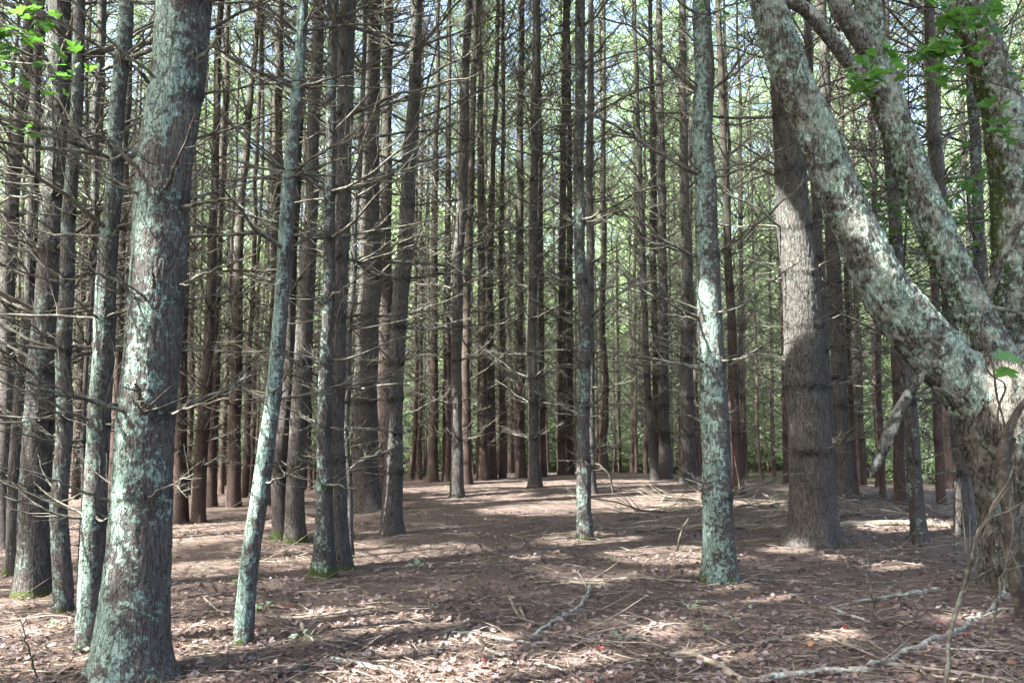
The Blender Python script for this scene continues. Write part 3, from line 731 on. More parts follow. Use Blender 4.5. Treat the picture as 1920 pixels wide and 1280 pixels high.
def far_pines():
    rs = np.random.RandomState(42)
    protos = {}
    pts = list(PX_TREES); cand = []
    def ok(x, y, dmin): return all((x - a) ** 2 + (y - b) ** 2 > dmin * dmin for a, b in pts)
    n = 0
    def place(x, y, label, group, dense=False):
        k = rs.randint(len(KINDS)); me, dc, top = KINDS[k]
        e = empty('pine_tree', (x, y, float(ground_z(x, y))), label, 'pine tree', group, 0 if (dense or y < 24) else rs.rand() * 6.28)
        s = rs.uniform(.8, 1.2); e.scale = (1, 1, 1) if (dense or y < 24) else (s, s, rs.uniform(.92, 1.12))
        if dense or y < 24: dc = gap_crown(dc, np.array([x, y, float(ground_z(x, y))]), 0, 1.0, 'dead_crown', 4.5)
        link('trunk', me, e); link('dead_crown', dc, e)
        cm = CROWNS[rs.randint(3)] if dense else THIN_CROWNS[rs.randint(4)]; rz = rs.rand() * 6.28
        if dense or y < 24: cm = gap_crown(cm, np.array([x, y, float(ground_z(x, y))]) + top, rz, 1.0)
        c = link('crown', cm, e, loc=top); c.rotation_euler = (0, 0, rz)
        pts.append((x, y))
    for tries in range(9000):
        if n >= 225: break
        y = 15.5 + 24.5 * rs.rand() ** .85; x = rs.uniform(-.68, .66) * y
        px = 960 + F * x / y
        if y < crest(x) + .5: continue
        if px > 1395 and (rs.rand() > .4 or y > 34): continue
        if px > 1590 and (rs.rand() > .5 or y > 30): continue
        if 820 < px < 1360 and y > 26 and rs.rand() < .6: continue
        if not ok(x, y, 1.75): continue
        place(x, y, 'one of the slim dark pines crowding together behind the front trunks', 'crowded pines in the background'); n += 1
    # unseen pines left of and behind the viewer, added to shade the ground
    for x, y in [(-3.0, -1.6), (2.6, -2.6), (-.4, -5.2), (5.8, -1.6), (-7.6, 1.0), (-5.4, -4.4), (-10.8, 4.2), (-4.2, 1.1), (2.2, -6.5), (.5, -2.4), (-6.0, -1.3), (-4.6, 2.7), (-8.6, -.6), (-8.0, 2.6), (-5.7, .1), (-16.5, 8.5), (-13.0, 9.6), (-16, 12.5), (-12.6, 7.0), (-12.5, .5), (-15.5, 2.5), (-9.8, 1.2), (-6.2, 3.2), (-8.5, 6.5), (-9.2, 10.2), (-11.5, 8.0), (-11.8, 12.6), (-14.2, 11.0), (-10.8, 4.2), (-5.6, -1.8), (-8.8, -1.5), (-14.5, 15.0), (-13.5, 5.5), (-17, 17)]:
        place(x + rs.randn() * .3, y, 'unseen pine added to shade the ground', 'unseen pines added for shade', True)
far_pines()

# ------------------------------------------------------------------ broadleaved trees beyond the plantation
def broad_kind(seed, H=11.0, leaves=15000, size=.17):
    rs = np.random.RandomState(seed)
    tm = MB()
    P = np.array([[[0, 0, -.5], [.05, .02, 2], [.1, -.1, 5], [0, .1, H * .9]]]); v, f = tubes(P, np.array([[.2, .17, .13, .03]]), 8, ref=(1, .1, 0)); tm.add(v, f, 0)
    n = int(4.2 * H)
    z = np.where(rs.rand(n) < .14, rs.uniform(.2, 1.6, n), H * (.06 + .94 * rs.rand(n))); a = rs.rand(n) * 6.28; e = rs.uniform(.1, .7, n)
    D = np.stack([np.cos(a) * np.cos(e), np.sin(a) * np.cos(e), np.sin(e)], -1)
    L = np.interp(z / H, [0, .35, .7, 1], [2.4, 3.2, 2.8, 1.0]) * rs.uniform(.6, 1.1, n)
    O = np.stack([z * 0, z * 0, z * .85], -1)
    cm = MB()
    for q, (v, f) in enumerate(branch_set(rs, O, D, L, .012 + .012 * L, K=6, tw=6, S=4)): cm.add(v, f, 0)
    t = .3 + .75 * rs.rand(leaves) ** .8; k = rs.randint(0, n, leaves)
    C = O[k] + D[k] * (L[k] * t)[:, None] + rs.randn(leaves, 3) * (.20 + .16 * L[k])[:, None] * np.array([1, 1, .55])
    d1 = unit(rs.randn(leaves, 3) + [0, 0, -.3]); d2 = unit(np.cross(d1, rs.randn(leaves, 3) * .5 + [0, 0, 1]))
    s = size * rs.uniform(.6, 1.25, (leaves, 1))
    V = np.stack([C, C + d1 * s * .5 + d2 * s * .38, C + d1 * s, C + d1 * s * .5 - d2 * s * .38], 1).reshape(-1, 3)
    cm.add(V, np.arange(len(V)).reshape(-1, 4), 1)
    return tm.mesh('trunk', [M_BARK_OLD]), cm.mesh('crown', [M_TWIG, M_LEAF], smooth=False)
BROAD = [broad_kind(500 + i, h) for i, h in enumerate((24.0, 15.0, 27.0))]

def broad_trees():
    rs = np.random.RandomState(77)
    spots = []
    for tries in range(4000):
        if len(spots) >= 105: break
        a = rs.uniform(-.72, .72); px = 960 + F * a
        d = rs.uniform(43, 84) if px < 1350 else rs.uniform(37, 75)
        if px > 1600: d = rs.uniform(33, 75)
        x, y = a * d, d
        if all((x - u) ** 2 + (y - w) ** 2 > 4.8 ** 2 for u, w in spots): spots.append((x, y))
    for x, y in spots:
        k = rs.randint(3)
        e = empty('broadleaf_tree', (x, y, float(ground_z(x, y))), 'one of the sunlit light green leafy trees glimpsed beyond the pines', 'broadleaf tree', 'leafy trees beyond the pines', rs.rand() * 6.28)
        s = rs.uniform(.85, 1.35); e.scale = (s, s, s)
        link('trunk', BROAD[k][0], e); link('crown', BROAD[k][1], e)
broad_trees()

# ------------------------------------------------------------------ the old many-stemmed tree at right
def limb_mesh(P, R, seed, name, mat=M_BARK_OLD, sides=72, step=.03, disp=.012, lich=.5, moss=.2, moss_side=(0, 0, -1), lump=.10, ztop=None, flare=0.0):
    P = np.asarray(P, float); R = np.asarray(R, float)
    s = np.concatenate([[0], np.cumsum(np.linalg.norm(np.diff(P, axis=0), axis=1))])
    n = max(int(s[-1] / step), 8); t = np.linspace(0, s[-1], n)
    def sm(v):
        w = np.interp(t, s, v); k = max(int(.16 / (t[1] - t[0])) | 1, 3); h = k // 2
        return np.convolve(np.pad(w, h, mode='reflect', reflect_type='odd'), np.ones(k) / k, 'valid')
    C = np.stack([sm(P[:, k]) for k in range(3)], -1); r = sm(R)
    T = unit(np.gradient(C, axis=0)); ref = np.array([0.05, 1, 0.02])
    U = unit(np.cross(T, ref)); V = np.cross(T, U)
    a = np.arange(sides) * 2 * math.pi / sides
    ring = U[:, None] * np.cos(a)[None, :, None] + V[:, None] * np.sin(a)[None, :, None]
    B = C[:, None] + ring * r[:, None, None]
    ca, sa, tt = np.cos(a)[None] * r[:, None], np.sin(a)[None] * r[:, None], np.repeat(t[:, None], sides, 1)
    q = fbm(ca * 5 + seed, sa * 5, tt * 2.2, 3)
    rid = 1 - np.abs(fbm(ca * 34 + seed, sa * 34, tt * 10, 3) - .5) * 5
    rr = r[:, None] * (1 + lump * 2.4 * (q - .5)) - disp * np.clip(rid, 0, 1) + disp * .9 * (fbm(ca * 90, sa * 90, tt * 60 + seed, 2) - .5)
    if flare: 
        z = C[:, 2][:, None]; rr = rr * (1 + flare * np.exp(-np.maximum(z, 0) / .25) * (.6 + .4 * np.cos(4 * a)[None]))
    B = C[:, None] + ring * rr[..., None]
    nrm = ring
    ms = np.clip((nrm * np.asarray(moss_side)).sum(-1), 0, 1)
    L = np.clip(lich * (.65 + .7 * (fbm(ca * 4, sa * 4 + seed, tt * 2.2, 2) - .4)) + .12 * nrm[..., 2], 0, 1)
    G = np.clip(moss * (ms + .9 * (fbm(ca * 5 + 9, sa * 5, tt * 2.5 + seed, 2) - .45)), 0, 1)
    m = MB(); i = np.arange(sides); j = (i + 1) % sides; b = (np.arange(n - 1) * sides)[:, None]
    f = np.stack([b + i, b + j, b + sides + j, b + sides + i], -1).reshape(-1, 4)
    Cc = np.stack([L, G, L * 0, B[..., 2]], -1).reshape(-1, 4)
    m.add(B.reshape(-1, 3), f, 0, Cc)
    # close both ends
    for e, rev in ((0, 1), (n - 1, 0)):
        ids = e * sides + np.arange(sides); 
        V2 = np.concatenate([B[e], C[e][None]]); k = np.arange(sides)
        F2 = np.stack([k, (k + 1) % sides, np.full(sides, sides)], -1)
        if rev: F2 = F2[:, ::-1]
        m.add(V2, F2, 0, np.concatenate([Cc.reshape(n, sides, 4)[e], Cc.reshape(n, sides, 4)[e][:1]]))
    return m.mesh(name, [mat]), C

def px_path(pts, Y, base):
    P = []; R = []
    for q in pts:
        px, py, w = q[:3]; y = Y + (q[3] if len(q) > 3 else 0)
        p = atdepth(px, py, y); P.append(p - base); R.append(w / 2 / F * np.dot(p - CAM, FW))
    return np.array(P), np.array(R)

MAPLE = np.array([(0, 0), (.20, -.07), (.50, .02), (.38, .18), (.68, .36), (.44, .42), (.46, .58), (.22, .52), (.17, .78), (0, 1.05),
                  (-.17, .78), (-.22, .52), (-.46, .58), (-.44, .42), (-.68, .36), (-.38, .18), (-.50, .02), (-.20, -.07)])
def leaves_into(mb, rs, C, N, Hd, size, mat, curl=.15, shape=MAPLE, colours=None):
    """leaves as fans: C attachment points, N normals, Hd heading of the midrib"""
    n = len(C); k = len(shape)
    N = unit(N); Hd = unit(Hd - N * (Hd * N).sum(-1, keepdims=True)); S = np.cross(N, Hd)
    sh = np.concatenate([[[0, .35]], shape])
    x = sh[:, 0][None] * size[:, None] * rs.uniform(.8, 1.1, (n, 1)); y = sh[:, 1][None] * size[:, None]
    d2 = (sh[:, 0] ** 2 + (sh[:, 1] - .35) ** 2)[None]
    cu = np.asarray(curl) * rs.uniform(.2, 1.0, (n, 1)) * np.where(rs.rand(n, 1) < .7, 1, -1)
    z = size[:, None] * (cu * d2 + np.abs(sh[:, 0])[None] * rs.uniform(-.25, .35, (n, 1)) + rs.randn(n, k + 1) * .02 * (np.asarray(curl) > .1) * 1.5)
    V = C[:, None] + S[:, None] * x[..., None] + Hd[:, None] * y[..., None] + N[:, None] * z[..., None]
    i = np.arange(k); f = np.stack([np.zeros(k, int), 1 + i, 1 + (i + 1) % k], -1)
    Fc = (np.arange(n)[:, None, None] * (k + 1) + f[None]).reshape(-1, 3)
    cc = None
    if colours is not None: cc = np.repeat(colours, k + 1, 0)
    mb.add(V.reshape(-1, 3), Fc, mat, cc)

def leafy_branch_mesh(rs, P, r0, nl, size, name, mat=M_MAPLE, twl=.3, tilt=.5):
    P = np.asarray(P, float); n = len(P); tt = np.linspace(0, 1, 16)
    Q = np.stack([np.interp(tt, np.linspace(0, 1, n), P[:, k]) for k in range(3)], -1)
    for _ in range(2): Q[1:-1] = (Q[:-2] + 2 * Q[1:-1] + Q[2:]) / 4
    m = MB(); v, f = tubes(Q[None], (r0 * (1 - .7 * tt))[None], 7); m.add(v, f, 0)
    i = rs.randint(4, 16, nl); D = unit(unit(Q[i] - Q[i - 1]) * .6 + rs.randn(nl, 3) * .6)
    Lw = twl * rs.uniform(.3, 1.1, nl)
    B = bezier_branches(rs, Q[i], D, Lw, 4, -.1, .05)
    v, f = tubes(B, np.full((nl, 1), r0 * .22) * np.array([[1, .8, .6, .4]]), 4); m.add(v, f, 0)
    C = np.repeat(B[:, -1], 3, 0) + rs.randn(nl * 3, 3) * .03
    H = rs.randn(nl * 3, 3) * [1, 1, .35] + [0, 0, -.35]
    N = rs.randn(nl * 3, 3) * tilt + [0, -.35, 1]
    leaves_into(m, rs, C, N, H, size * rs.uniform(.6, 1.15, nl * 3), 1, curl=.18)
    return m.mesh(name, [M_DARKWOOD, mat], smooth=False)

def old_tree():
    rs = np.random.RandomState(9)
    base = hit(1912, 1098); Y = base[1]
    root = empty('old_maple_tree', base, 'old lichen-crusted tree with several leaning stems at the right edge', 'tree')
    bt = base
    P, R = px_path([(1925, 1150, 165), (1915, 1090, 140), (1906, 1020, 122), (1900, 950, 122), (1893, 880, 140), (1884, 810, 172), (1884, 740, 170), (1890, 680, 140)], Y, bt)
    me, _ = limb_mesh(P, R, 3, 'trunk', mat=M_BARK_OLD_FOOT, lich=.38, moss=.34, moss_side=(-.7, 0, .2), disp=.02, sides=110, step=.022, lump=.16); link('trunk', me, root)
    A = [(1900, 880, 110), (1862, 782, 130), (1800, 706, 126), (1728, 632, 114), (1664, 550, 100, -.05), (1611, 450, 92, -.1), (1570, 350, 88, -.15), (1535, 250, 83, -.2), (1487, 150, 79, -.25), (1437, 0, 74, -.3), (1400, -130, 66, -.35), (1378, -300, 52, -.4), (1372, -480, 34, -.4)]
    Bp = [(1888, 760, 100), (1862, 672, 94), (1832, 600, 80, .05), (1784, 500, 76, .1), (1742, 400, 74, .15), (1702, 300, 71, .2), (1668, 200, 66, .25), (1642, 100, 60, .3), (1624, 0, 50, .35), (1606, -150, 42, .4), (1600, -340, 28, .4)]
    Cp = [(1902, 830, 100, .1), (1912, 650, 94, .25), (1908, 500, 90, .3), (1899, 350, 88, .3), (1882, 220, 84, .3), (1850, 110, 80, .3), (1812, 0, 74, .3), (1782, -150, 62, .3), (1770, -350, 45, .2)]
    for k, (pp, l, mo, sd) in enumerate(((A, .62, .36, (.5, 0, -.5)), (Bp, .58, .46, (-.8, 0, -.1)), (Cp, .50, .6, (-.7, 0, -.3)))):
        P, R = px_path(pp, Y, bt); R = R * .9
        me, _ = limb_mesh(P, R, 20 + k * 7, 'stem', lich=l, moss=mo, moss_side=sd, disp=.022, sides=96, step=.020, lump=.12); link('stem', me, root)
    for pp, nm, l in (([(1640, 175, 30, .22), (1602, 128, 27, .2), (1570, 90, 27, .15), (1545, 55, 27, .1), (1512, 18, 26, .05), (1476, 0, 24, 0), (1420, -60, 18, -.1)], 'side_limb', .3),
                      ([(1644, 120, 40, .28), (1612, 70, 38, .2), (1575, 15, 36, .1), (1545, -60, 30, 0), (1500, -200, 22, 0)], 'side_limb', .3),
                      ([(1848, 562, 20, .05), (1868, 510, 17, -.1), (1895, 450, 15, -.25), (1925, 395, 13, -.4), (1980, 320, 10, -.6)], 'side_limb', .2),
                      ([(1856, 575, 11, 0), (1890, 582, 8, -.2), (1935, 592, 6, -.4)], 'side_limb', .1)):
        P, R = px_path(pp, Y, bt); me, _ = limb_mesh(P, R, len(pp) + int(pp[0][0]) % 37, nm, lich=l, moss=.25, disp=.005, sides=26, step=.03, lump=.06); link(nm, me, root)
    P, R = px_path([(1740, 680, 19, .02), (1722, 706, 20, -.02), (1704, 738, 21, -.06), (1683, 776, 25, -.1), (1668, 812, 25, -.12), (1652, 850, 23, -.15), (1640, 876, 20, -.17), (1634, 888, 13, -.18), (1631, 895, 5, -.18)], Y, bt)
    me, _ = limb_mesh(P, R, 61, 'broken_branch', mat=M_BARK_OLD, lich=.25, moss=.1, disp=.007, sides=30, step=.012, lump=.22)
    bb = link('broken_branch', me, root); bb['label'] = 'bleached broken branch stub hanging under the leaning stem'
    # fine bare twigs and the leafy branches
    tb = [(.012, [(1662, 62), (1700, 88), (1732, 106), (1780, 128), (1822, 146), (1930, 176)]), (.008, [(1732, 108), (1742, 150), (1775, 195), (1800, 232), (1850, 262)]),
          (.009, [(1540, 190), (1500, 160), (1470, 110), (1440, 95)]), (.008, [(1470, 215), (1440, 170), (1402, 60)]), (.010, [(1600, 330), (1640, 365), (1680, 380)])]
    for q in tb: traced_branch(root, rs, q, bt, Y, mat=M_DARKWOOD, twn=4)
    for pp, dy, nl, sz in (([(1672, 60), (1715, 85), (1760, 105), (1830, 120)], -1.5, 16, .125), ([(1690, 20), (1740, 10), (1800, 30), (1870, 25)], -1.4, 13, .115), ([(1662, 60), (1650, 90), (1640, 120)], -2.2, 6, .14), ([(1760, 100), (1800, 60), (1850, 20)], -1.2, 12, .11), ([(1900, 40), (1880, 150), (1870, 240)], -1.0, 9, .10), ([(1660, 150), (1620, 160), (1590, 175)], -1.9, 5, .12),
                           ([(1440, -30), (1400, -15), (1350, -5), (1310, 0)], -.9, 7, .075), ([(1860, 90), (1890, 120), (1930, 140)], .8, 8, .08)):
        P = np.array([atdepth(a, b, Y + dy) for a, b in pp]) - bt
        link('leafy_branch', leafy_branch_mesh(rs, P, .007, nl, sz, 'leafy_branch', twl=.22), root)
    c = link('crown', broad_kind(540, 7.0, 4200, .12)[1], root, loc=(-.6, .2, 5.9))
    return root, base
OLD, OLD_BASE = old_tree()

def vine():
    rs = np.random.RandomState(31)
    b = hit(1916, 1160); Y = b[1]
    r = empty('woody_vine', b, 'dark twisted woody vine climbing the old tree at the right edge', 'vine')
    for pp, nm in (([(1920, 1170, 26), (1908, 1100, 25), (1898, 1030, 25), (1892, 960, 24), (1878, 900, 24), (1880, 850, 20), (1892, 800, 17), (1912, 765, 14), (1940, 730, 11)], 'main_stem'),
                   ([(1918, 1160, 14), (1925, 1080, 16), (1905, 990, 15), (1885, 930, 14), (1888, 870, 13), (1900, 820, 12)], 'side_stem'),
                   ([(1900, 1010, 6), (1905, 930, 6), (1896, 860, 5), (1885, 800, 5), (1868, 740, 5), (1862, 680, 5), (1840, 640, 4), (1838, 600, 4)], 'side_stem'),
                   ([(1868, 820, 5), (1872, 760, 5), (1890, 720, 4), (1850, 700, 4), (1846, 650, 3)], 'side_stem')):
        P, R = px_path([(a, c, w, -.02 * i) for i, (a, c, w) in enumerate(pp)], min(Y, OLD_BASE[1] - .42), b)
        me, _ = limb_mesh(P, R, int(pp[0][2]) + 5, nm, mat=M_DARKWOOD, disp=.004, sides=20, step=.03, lump=.12); link(nm, me, r)
    m = MB(); C = np.array([atdepth(1905, 668, 3.6), atdepth(1893, 690, 3.6), atdepth(1925, 655, 3.6)]) - b
    leaves_into(m, rs, C, np.array([[.1, -.55, .8], [-.3, -.5, .8], [.3, -.6, .6]]), np.array([[-1, -.2, -.15], [-.9, -.3, -.4], [.6, -.2, .2]]), np.array([.12, .09, .1]), 0, curl=.1)
    st = np.array([[C[2] + [.25, .1, .2], C[2] + [.05, 0, .05], C[0]]]); v, f = tubes(st, np.array([[.004, .003, .002]]), 5); m.add(v, f, 1)
    link('leaf_spray', m.mesh('leaf_spray', [M_MAPLE, M_DARKWOOD], smooth=False), r)
vine()

def leafy_things():
    rs = np.random.RandomState(88)
    r = empty('maple_branch', atdepth(-60, 60, 4.2), 'bright green maple leaves hanging in at the top left corner', 'branch')
    b = np.array(r.location)
    for pp, nl, sz in (([(-80, 40), (0, 60), (60, 65), (120, 72)], 8, .075), ([(-80, 0), (20, 5), (100, 25)], 5, .075), ([(-80, 110), (40, 140), (130, 150)], 7, .065), ([(-80, 230), (0, 215), (45, 225)], 4, .055)):
        P = np.array([atdepth(a, c, 4.2) for a, c in pp]) - b
        link('leafy_twig', leafy_branch_mesh(rs, P, .005, nl, sz, 'leafy_twig', twl=.12), r)
    # two young maples: one behind the old tree, one at the far left
    for px, py, Y, lab, spr in ((1712, 1000, 10.2, 'slender leafy maple sapling growing behind the two leaning stems', [((1700, 560), (1690, 420), 14, .08), ((1705, 500), (1660, 350), 12, .08), ((1720, 480), (1790, 300), 16, .10), ((1725, 420), (1870, 290), 12, .11), ((1715, 640), (1790, 560), 8, .08), ((1700, 300), (1760, 160), 10, .08)]),
                                (1878, 990, 9.4, 'young leafy maple seen between the leaning stem and the right-hand stem', [((1870, 560), (1820, 370), 12, .09), ((1870, 600), (1850, 520), 7, .08), ((1860, 330), (1800, 420), 10, .08), ((1890, 260), (1920, 120), 12, .09)])):
        p0 = atdepth(px, py, Y); p0[2] = float(ground_z(p0[0], p0[1])); e = empty('maple_sapling', p0, lab, 'sapling')
        top = atdepth(px - 10, 60, Y) - p0
        m = MB(); P = np.array([[[0, 0, -.1], [.05, 0, 1.0], [-.06, 0, 2.4], top * .75, top]]); v, f = tubes(P, np.array([[.022, .018, .015, .011, .007]]), 8, ref=(0, 1, 0)); m.add(v, f, 0)
        link('stem', m.mesh('stem', [M_DARKWOOD]), e)
        for a, c, nl, sz in spr:
            P = np.array([atdepth(a[0], a[1], Y), atdepth((a[0] + c[0]) / 2, (a[1] + c[1]) / 2 - 8, Y - .15), atdepth(c[0], c[1], Y - .3)]) - p0
            link('leafy_branch', leafy_branch_mesh(rs, P, .006, nl, sz, 'leafy_branch', twl=.35, mat=M_MAPLE), e)
    # bare shoots standing at the lower right and elsewhere
    for lab, pp in (('tall bare grey shoot rising in front of the lower right tangle', [(1768, 1285, 9), (1780, 1180, 8), (1800, 1080, 8), (1822, 1000, 7), (1850, 930, 5), (1872, 870, 4)]),
                    ('thin bare shoot close to the right edge beside the vine', [(1860, 1200, 6), (1868, 1100, 5), (1880, 1010, 4), (1878, 940, 3)]),
                    ('wispy bare shoot left of the tall grey shoot', [(1640, 1180, 4), (1625, 1090, 3), (1610, 1020, 3)]),
                    ('short forked bare shoot standing right of the lilac pine', [(1838, 1110, 6), (1832, 1040, 5), (1812, 985, 4)]),
                    ('arched bare shoot bent over at the foot of the slender spotted pine', [(1150, 925, 4), (1142, 890, 4), (1120, 868, 4), (1088, 872, 3), (1080, 885, 3)]),
                    ('upright bare twig in the sunny patch left of the patched pine', [(1268, 1035, 5), (1274, 1000, 4), (1280, 975, 3)]),
                    ('thin bare seedling standing left of the mossy twin pines', [(70, 1275, 4), (64, 1210, 3), (72, 1150, 2)])):
        b = hit(pp[0][0], min(pp[0][1], 1300)); Y = b[1]; e = empty('bare_shoot', b, lab, 'shoot')
        P, R = px_path(pp, Y, b); P[:, 1] += np.linspace(0, -.15, len(P)); t = np.linspace(0, 1, 14)
        Q = np.stack([np.interp(t, np.linspace(0, 1, len(P)), P[:, k]) for k in range(3)], -1); Rr = np.interp(t, np.linspace(0, 1, len(P)), np.maximum(R, .003))
        Q += rs.randn(14, 3) * .008; Q[0, 2] = -.05
        m = MB(); v, f = tubes(Q[None], Rr[None], 7, ref=(0, 1, 0)); m.add(v, f, 0)
        ln = np.linalg.norm(Q[-1] - Q[0]); k = 7; i = rs.randint(3, 13, k)
        D = unit(unit(Q[i] - Q[i - 1]) + rs.randn(k, 3) * .6)
        for v, f in branch_set(rs, Q[i], D, ln * rs.uniform(.12, .4, k), np.full(k, R[0] * .4), K=5, tw=2, S=4, tS=3): m.add(v, f, 0)
        link('stem', m.mesh('stem', [M_TWIG]), e)
leafy_things()

# ------------------------------------------------------------------ what lies on the ground
def gz(x, y): return ground_z(x, y)

def stick_on_ground(name, label, cat, pts, mat, group=None, twn=3, lift=None, seed=0, end=.6):
    """a lying stick through pixels seen on the ground; lift raises points above it (metres)"""
    rs = np.random.RandomState(seed + 700)
    P = [hit(p[0], p[1]) for p in pts]; R = [p[2] / 2 / F * np.dot(q - CAM, FW) for p, q in zip(pts, P)]
    P = np.array(P); R = np.array(R)
    R = R * .82; P[:, 2] += R * .4 + (np.asarray(lift) if lift is not None else .006)
    t = np.linspace(0, 1, len(P)); n = max(18, len(P) * 5); tt = np.linspace(0, 1, n)
    Q = np.stack([np.interp(tt, t, P[:, k]) for k in range(3)], -1); r = np.interp(tt, t, R)
    Q[1:-1] = (Q[:-2] + 2 * Q[1:-1] + Q[2:]) / 4
    ln = np.linalg.norm(Q[-1] - Q[0])
    Q += rs.randn(n, 3) * [.004, .004, .002] * ln
    r = r * (1 + .10 * rs.randn(n))
    o = Q[0].copy(); o[2] = float(gz(o[0], o[1]))
    m = MB(); v, f = tubes((Q - o)[None], r[None], 10); m.add(v, f, 0)
    for e in (0, n - 1):
        rg = v[e * 10:(e + 1) * 10]; m.add(np.concatenate([rg, rg.mean(0)[None]]), [(k, (k + 1) % 10, 10) for k in range(10)], 0)
    if twn:
        i = rs.randint(2, n - 1, twn); D = unit(unit(Q[i] - Q[i - 1]) + rs.randn(twn, 3) * [.7, .7, .12])
        for v, f in branch_set(rs, Q[i] - o, D, ln * rs.uniform(.1, .3, twn), r[i] * .45, K=6, tw=1, S=6, tS=4, lift=0.02): m.add(v, f, 0)
    ob = link(name, m.mesh(name, [mat]), loc=o); tag(ob, label, cat, group)
    return ob

STICKS = [
 ('fallen_log', 'thicker fallen log lying behind the massive furrowed pine', 'log', [(1540, 988, 15), (1620, 986, 17), (1700, 984, 16), (1800, 990, 12)], M_STICK, 5),
 ('fallen_log', 'thin fallen stem lying between the patched pine and the massive pine', 'log', [(1128, 993, 5), (1200, 990, 8), (1300, 988, 9), (1400, 989, 11), (1475, 990, 10)], M_STICK, 6),
 ('fallen_branch', 'long pale branch running up to the right at the lower right corner', 'branch', [(1590, 1262, 10), (1680, 1236, 13), (1740, 1205, 13), (1800, 1180, 12), (1850, 1150, 9), (1896, 1100, 7)], M_STICK_L, 5),
 ('fallen_branch', 'long arched grey branch lying across the lower right foreground', 'branch', [(1340, 1224, 5), (1400, 1212, 8), (1470, 1197, 10), (1540, 1196, 11), (1610, 1218, 10), (1660, 1245, 9)], M_STICK, 4),
 ('fallen_branch', 'lichen-white log stub at the bottom edge right of centre', 'branch', [(1425, 1276, 16), (1500, 1268, 20), (1570, 1262, 18), (1640, 1258, 12)], M_STICK_L, 2),
 ('fallen_branch', 'grey curved branch left of the lichen-white log stub', 'branch', [(1225, 1230, 9), (1300, 1228, 12), (1345, 1250, 15), (1395, 1282, 20)], M_STICK, 3),
 ('fallen_branch', 'forked lichen-pale branch in the middle of the foreground', 'branch', [(842, 1187, 7), (890, 1190, 8), (940, 1200, 7), (1000, 1208, 6), (1030, 1206, 4)], M_STICK_L, 3),
 ('fallen_branch', 'bent offshoot below the forked lichen-pale branch', 'branch', [(880, 1192, 6), (910, 1218, 6), (945, 1232, 5), (965, 1248, 4)], M_STICK_L, 2),
 ('fallen_branch', 'lichened twiggy branch rising towards the pale horizontal stick', 'branch', [(990, 1200, 6), (1030, 1170, 7), (1065, 1152, 8), (1088, 1140, 8), (1106, 1103, 9)], M_STICK_L, 5),
 ('fallen_stick', 'pale horizontal stick in the centre foreground', 'stick', [(1035, 1098, 6), (1080, 1095, 8), (1135, 1096, 6)], M_STICK, 0),
 ('fallen_branch', 'lichen-speckled stick at the bottom left of centre', 'branch', [(618, 1238, 12), (660, 1246, 14), (710, 1256, 13), (755, 1266, 8)], M_STICK_L, 2),
 ('fallen_branch', 'rotting brown branch slanting up from the bottom, left of centre', 'branch', [(500, 1275, 14), (560, 1258, 18), (600, 1236, 9), (650, 1215, 8), (690, 1188, 6)], M_DARKWOOD, 5),
 ('fallen_stick', 'straight straw-coloured stick left of the forked pale branch', 'stick', [(690, 1236, 5), (740, 1230, 6), (790, 1226, 5)], M_STICK, 0),
 ('fallen_stick', 'short upright-leaning grey stick end left of the forked branch', 'stick', [(815, 1228, 9), (832, 1205, 8), (838, 1188, 7)], M_STICK_L, 0),
 ('fallen_stick', 'pale broken splinter pair standing in the centre foreground leaves', 'stick', [(955, 1120, 5), (968, 1150, 7), (985, 1168, 9), (975, 1140, 6)], M_STICK, 2),
 ('fallen_stick', 'curved tan stick with a knob, right of the leaning trunk', 'stick', [(565, 1170, 9), (570, 1188, 8), (590, 1206, 7), (600, 1210, 6)], M_STICK, 1),
 ('fallen_branch', 'greenish lichened stick lying at the right below the massive pine', 'branch', [(1560, 1140, 5), (1620, 1128, 7), (1690, 1118, 9), (1760, 1106, 9)], M_STICK_L, 3),
 ('fallen_branch', 'small lichened stick in the right foreground leaf litter', 'branch', [(1556, 1140, 5), (1585, 1152, 7), (1628, 1166, 6)], M_STICK_L, 1),
 ('fallen_stick', 'pair of straight straw sticks beside the twin pines', 'stick', [(550, 1112, 5), (600, 1110, 5), (668, 1106, 4)], M_STICK, 0),
 ('fallen_stick', 'long straw stick low on the needle floor left of centre', 'stick', [(505, 1158, 5), (560, 1160, 6), (640, 1150, 5), (700, 1140, 4)], M_STICK, 1),
 ('fallen_stick', 'thin straw stick pointing up at the big pine base, left side', 'stick', [(378, 1118, 4), (400, 1138, 5), (420, 1156, 4)], M_STICK, 0),
 ('fallen_stick', 'long brown stick near the middle of the sunny floor', 'stick', [(760, 1062, 5), (820, 1058, 6), (860, 1056, 5)], M_STICK, 0),
 ('fallen_branch', 'thin branch strewn right of the foot of the patched pine', 'branch', [(1000, 1092, 3), (1200, 1085, 6), (1310, 1092, 5)], M_STICK, 3),
 ('fallen_branch', 'brown branch lying among leaves along the bottom right', 'branch', [(1655, 1246, 8), (1740, 1256, 9), (1830, 1268, 8), (1910, 1282, 7)], M_STICK, 4),
 ('fallen_branch', 'pale twig curving along the bottom edge, centre', 'branch', [(985, 1245, 6), (1020, 1248, 7), (1060, 1260, 6)], M_STICK_L, 1),
]
for i, (nm, lab, cat, pts, mat, tw) in enumerate(STICKS):
    stick_on_ground(nm, lab, cat, pts, mat, twn=tw, seed=i)

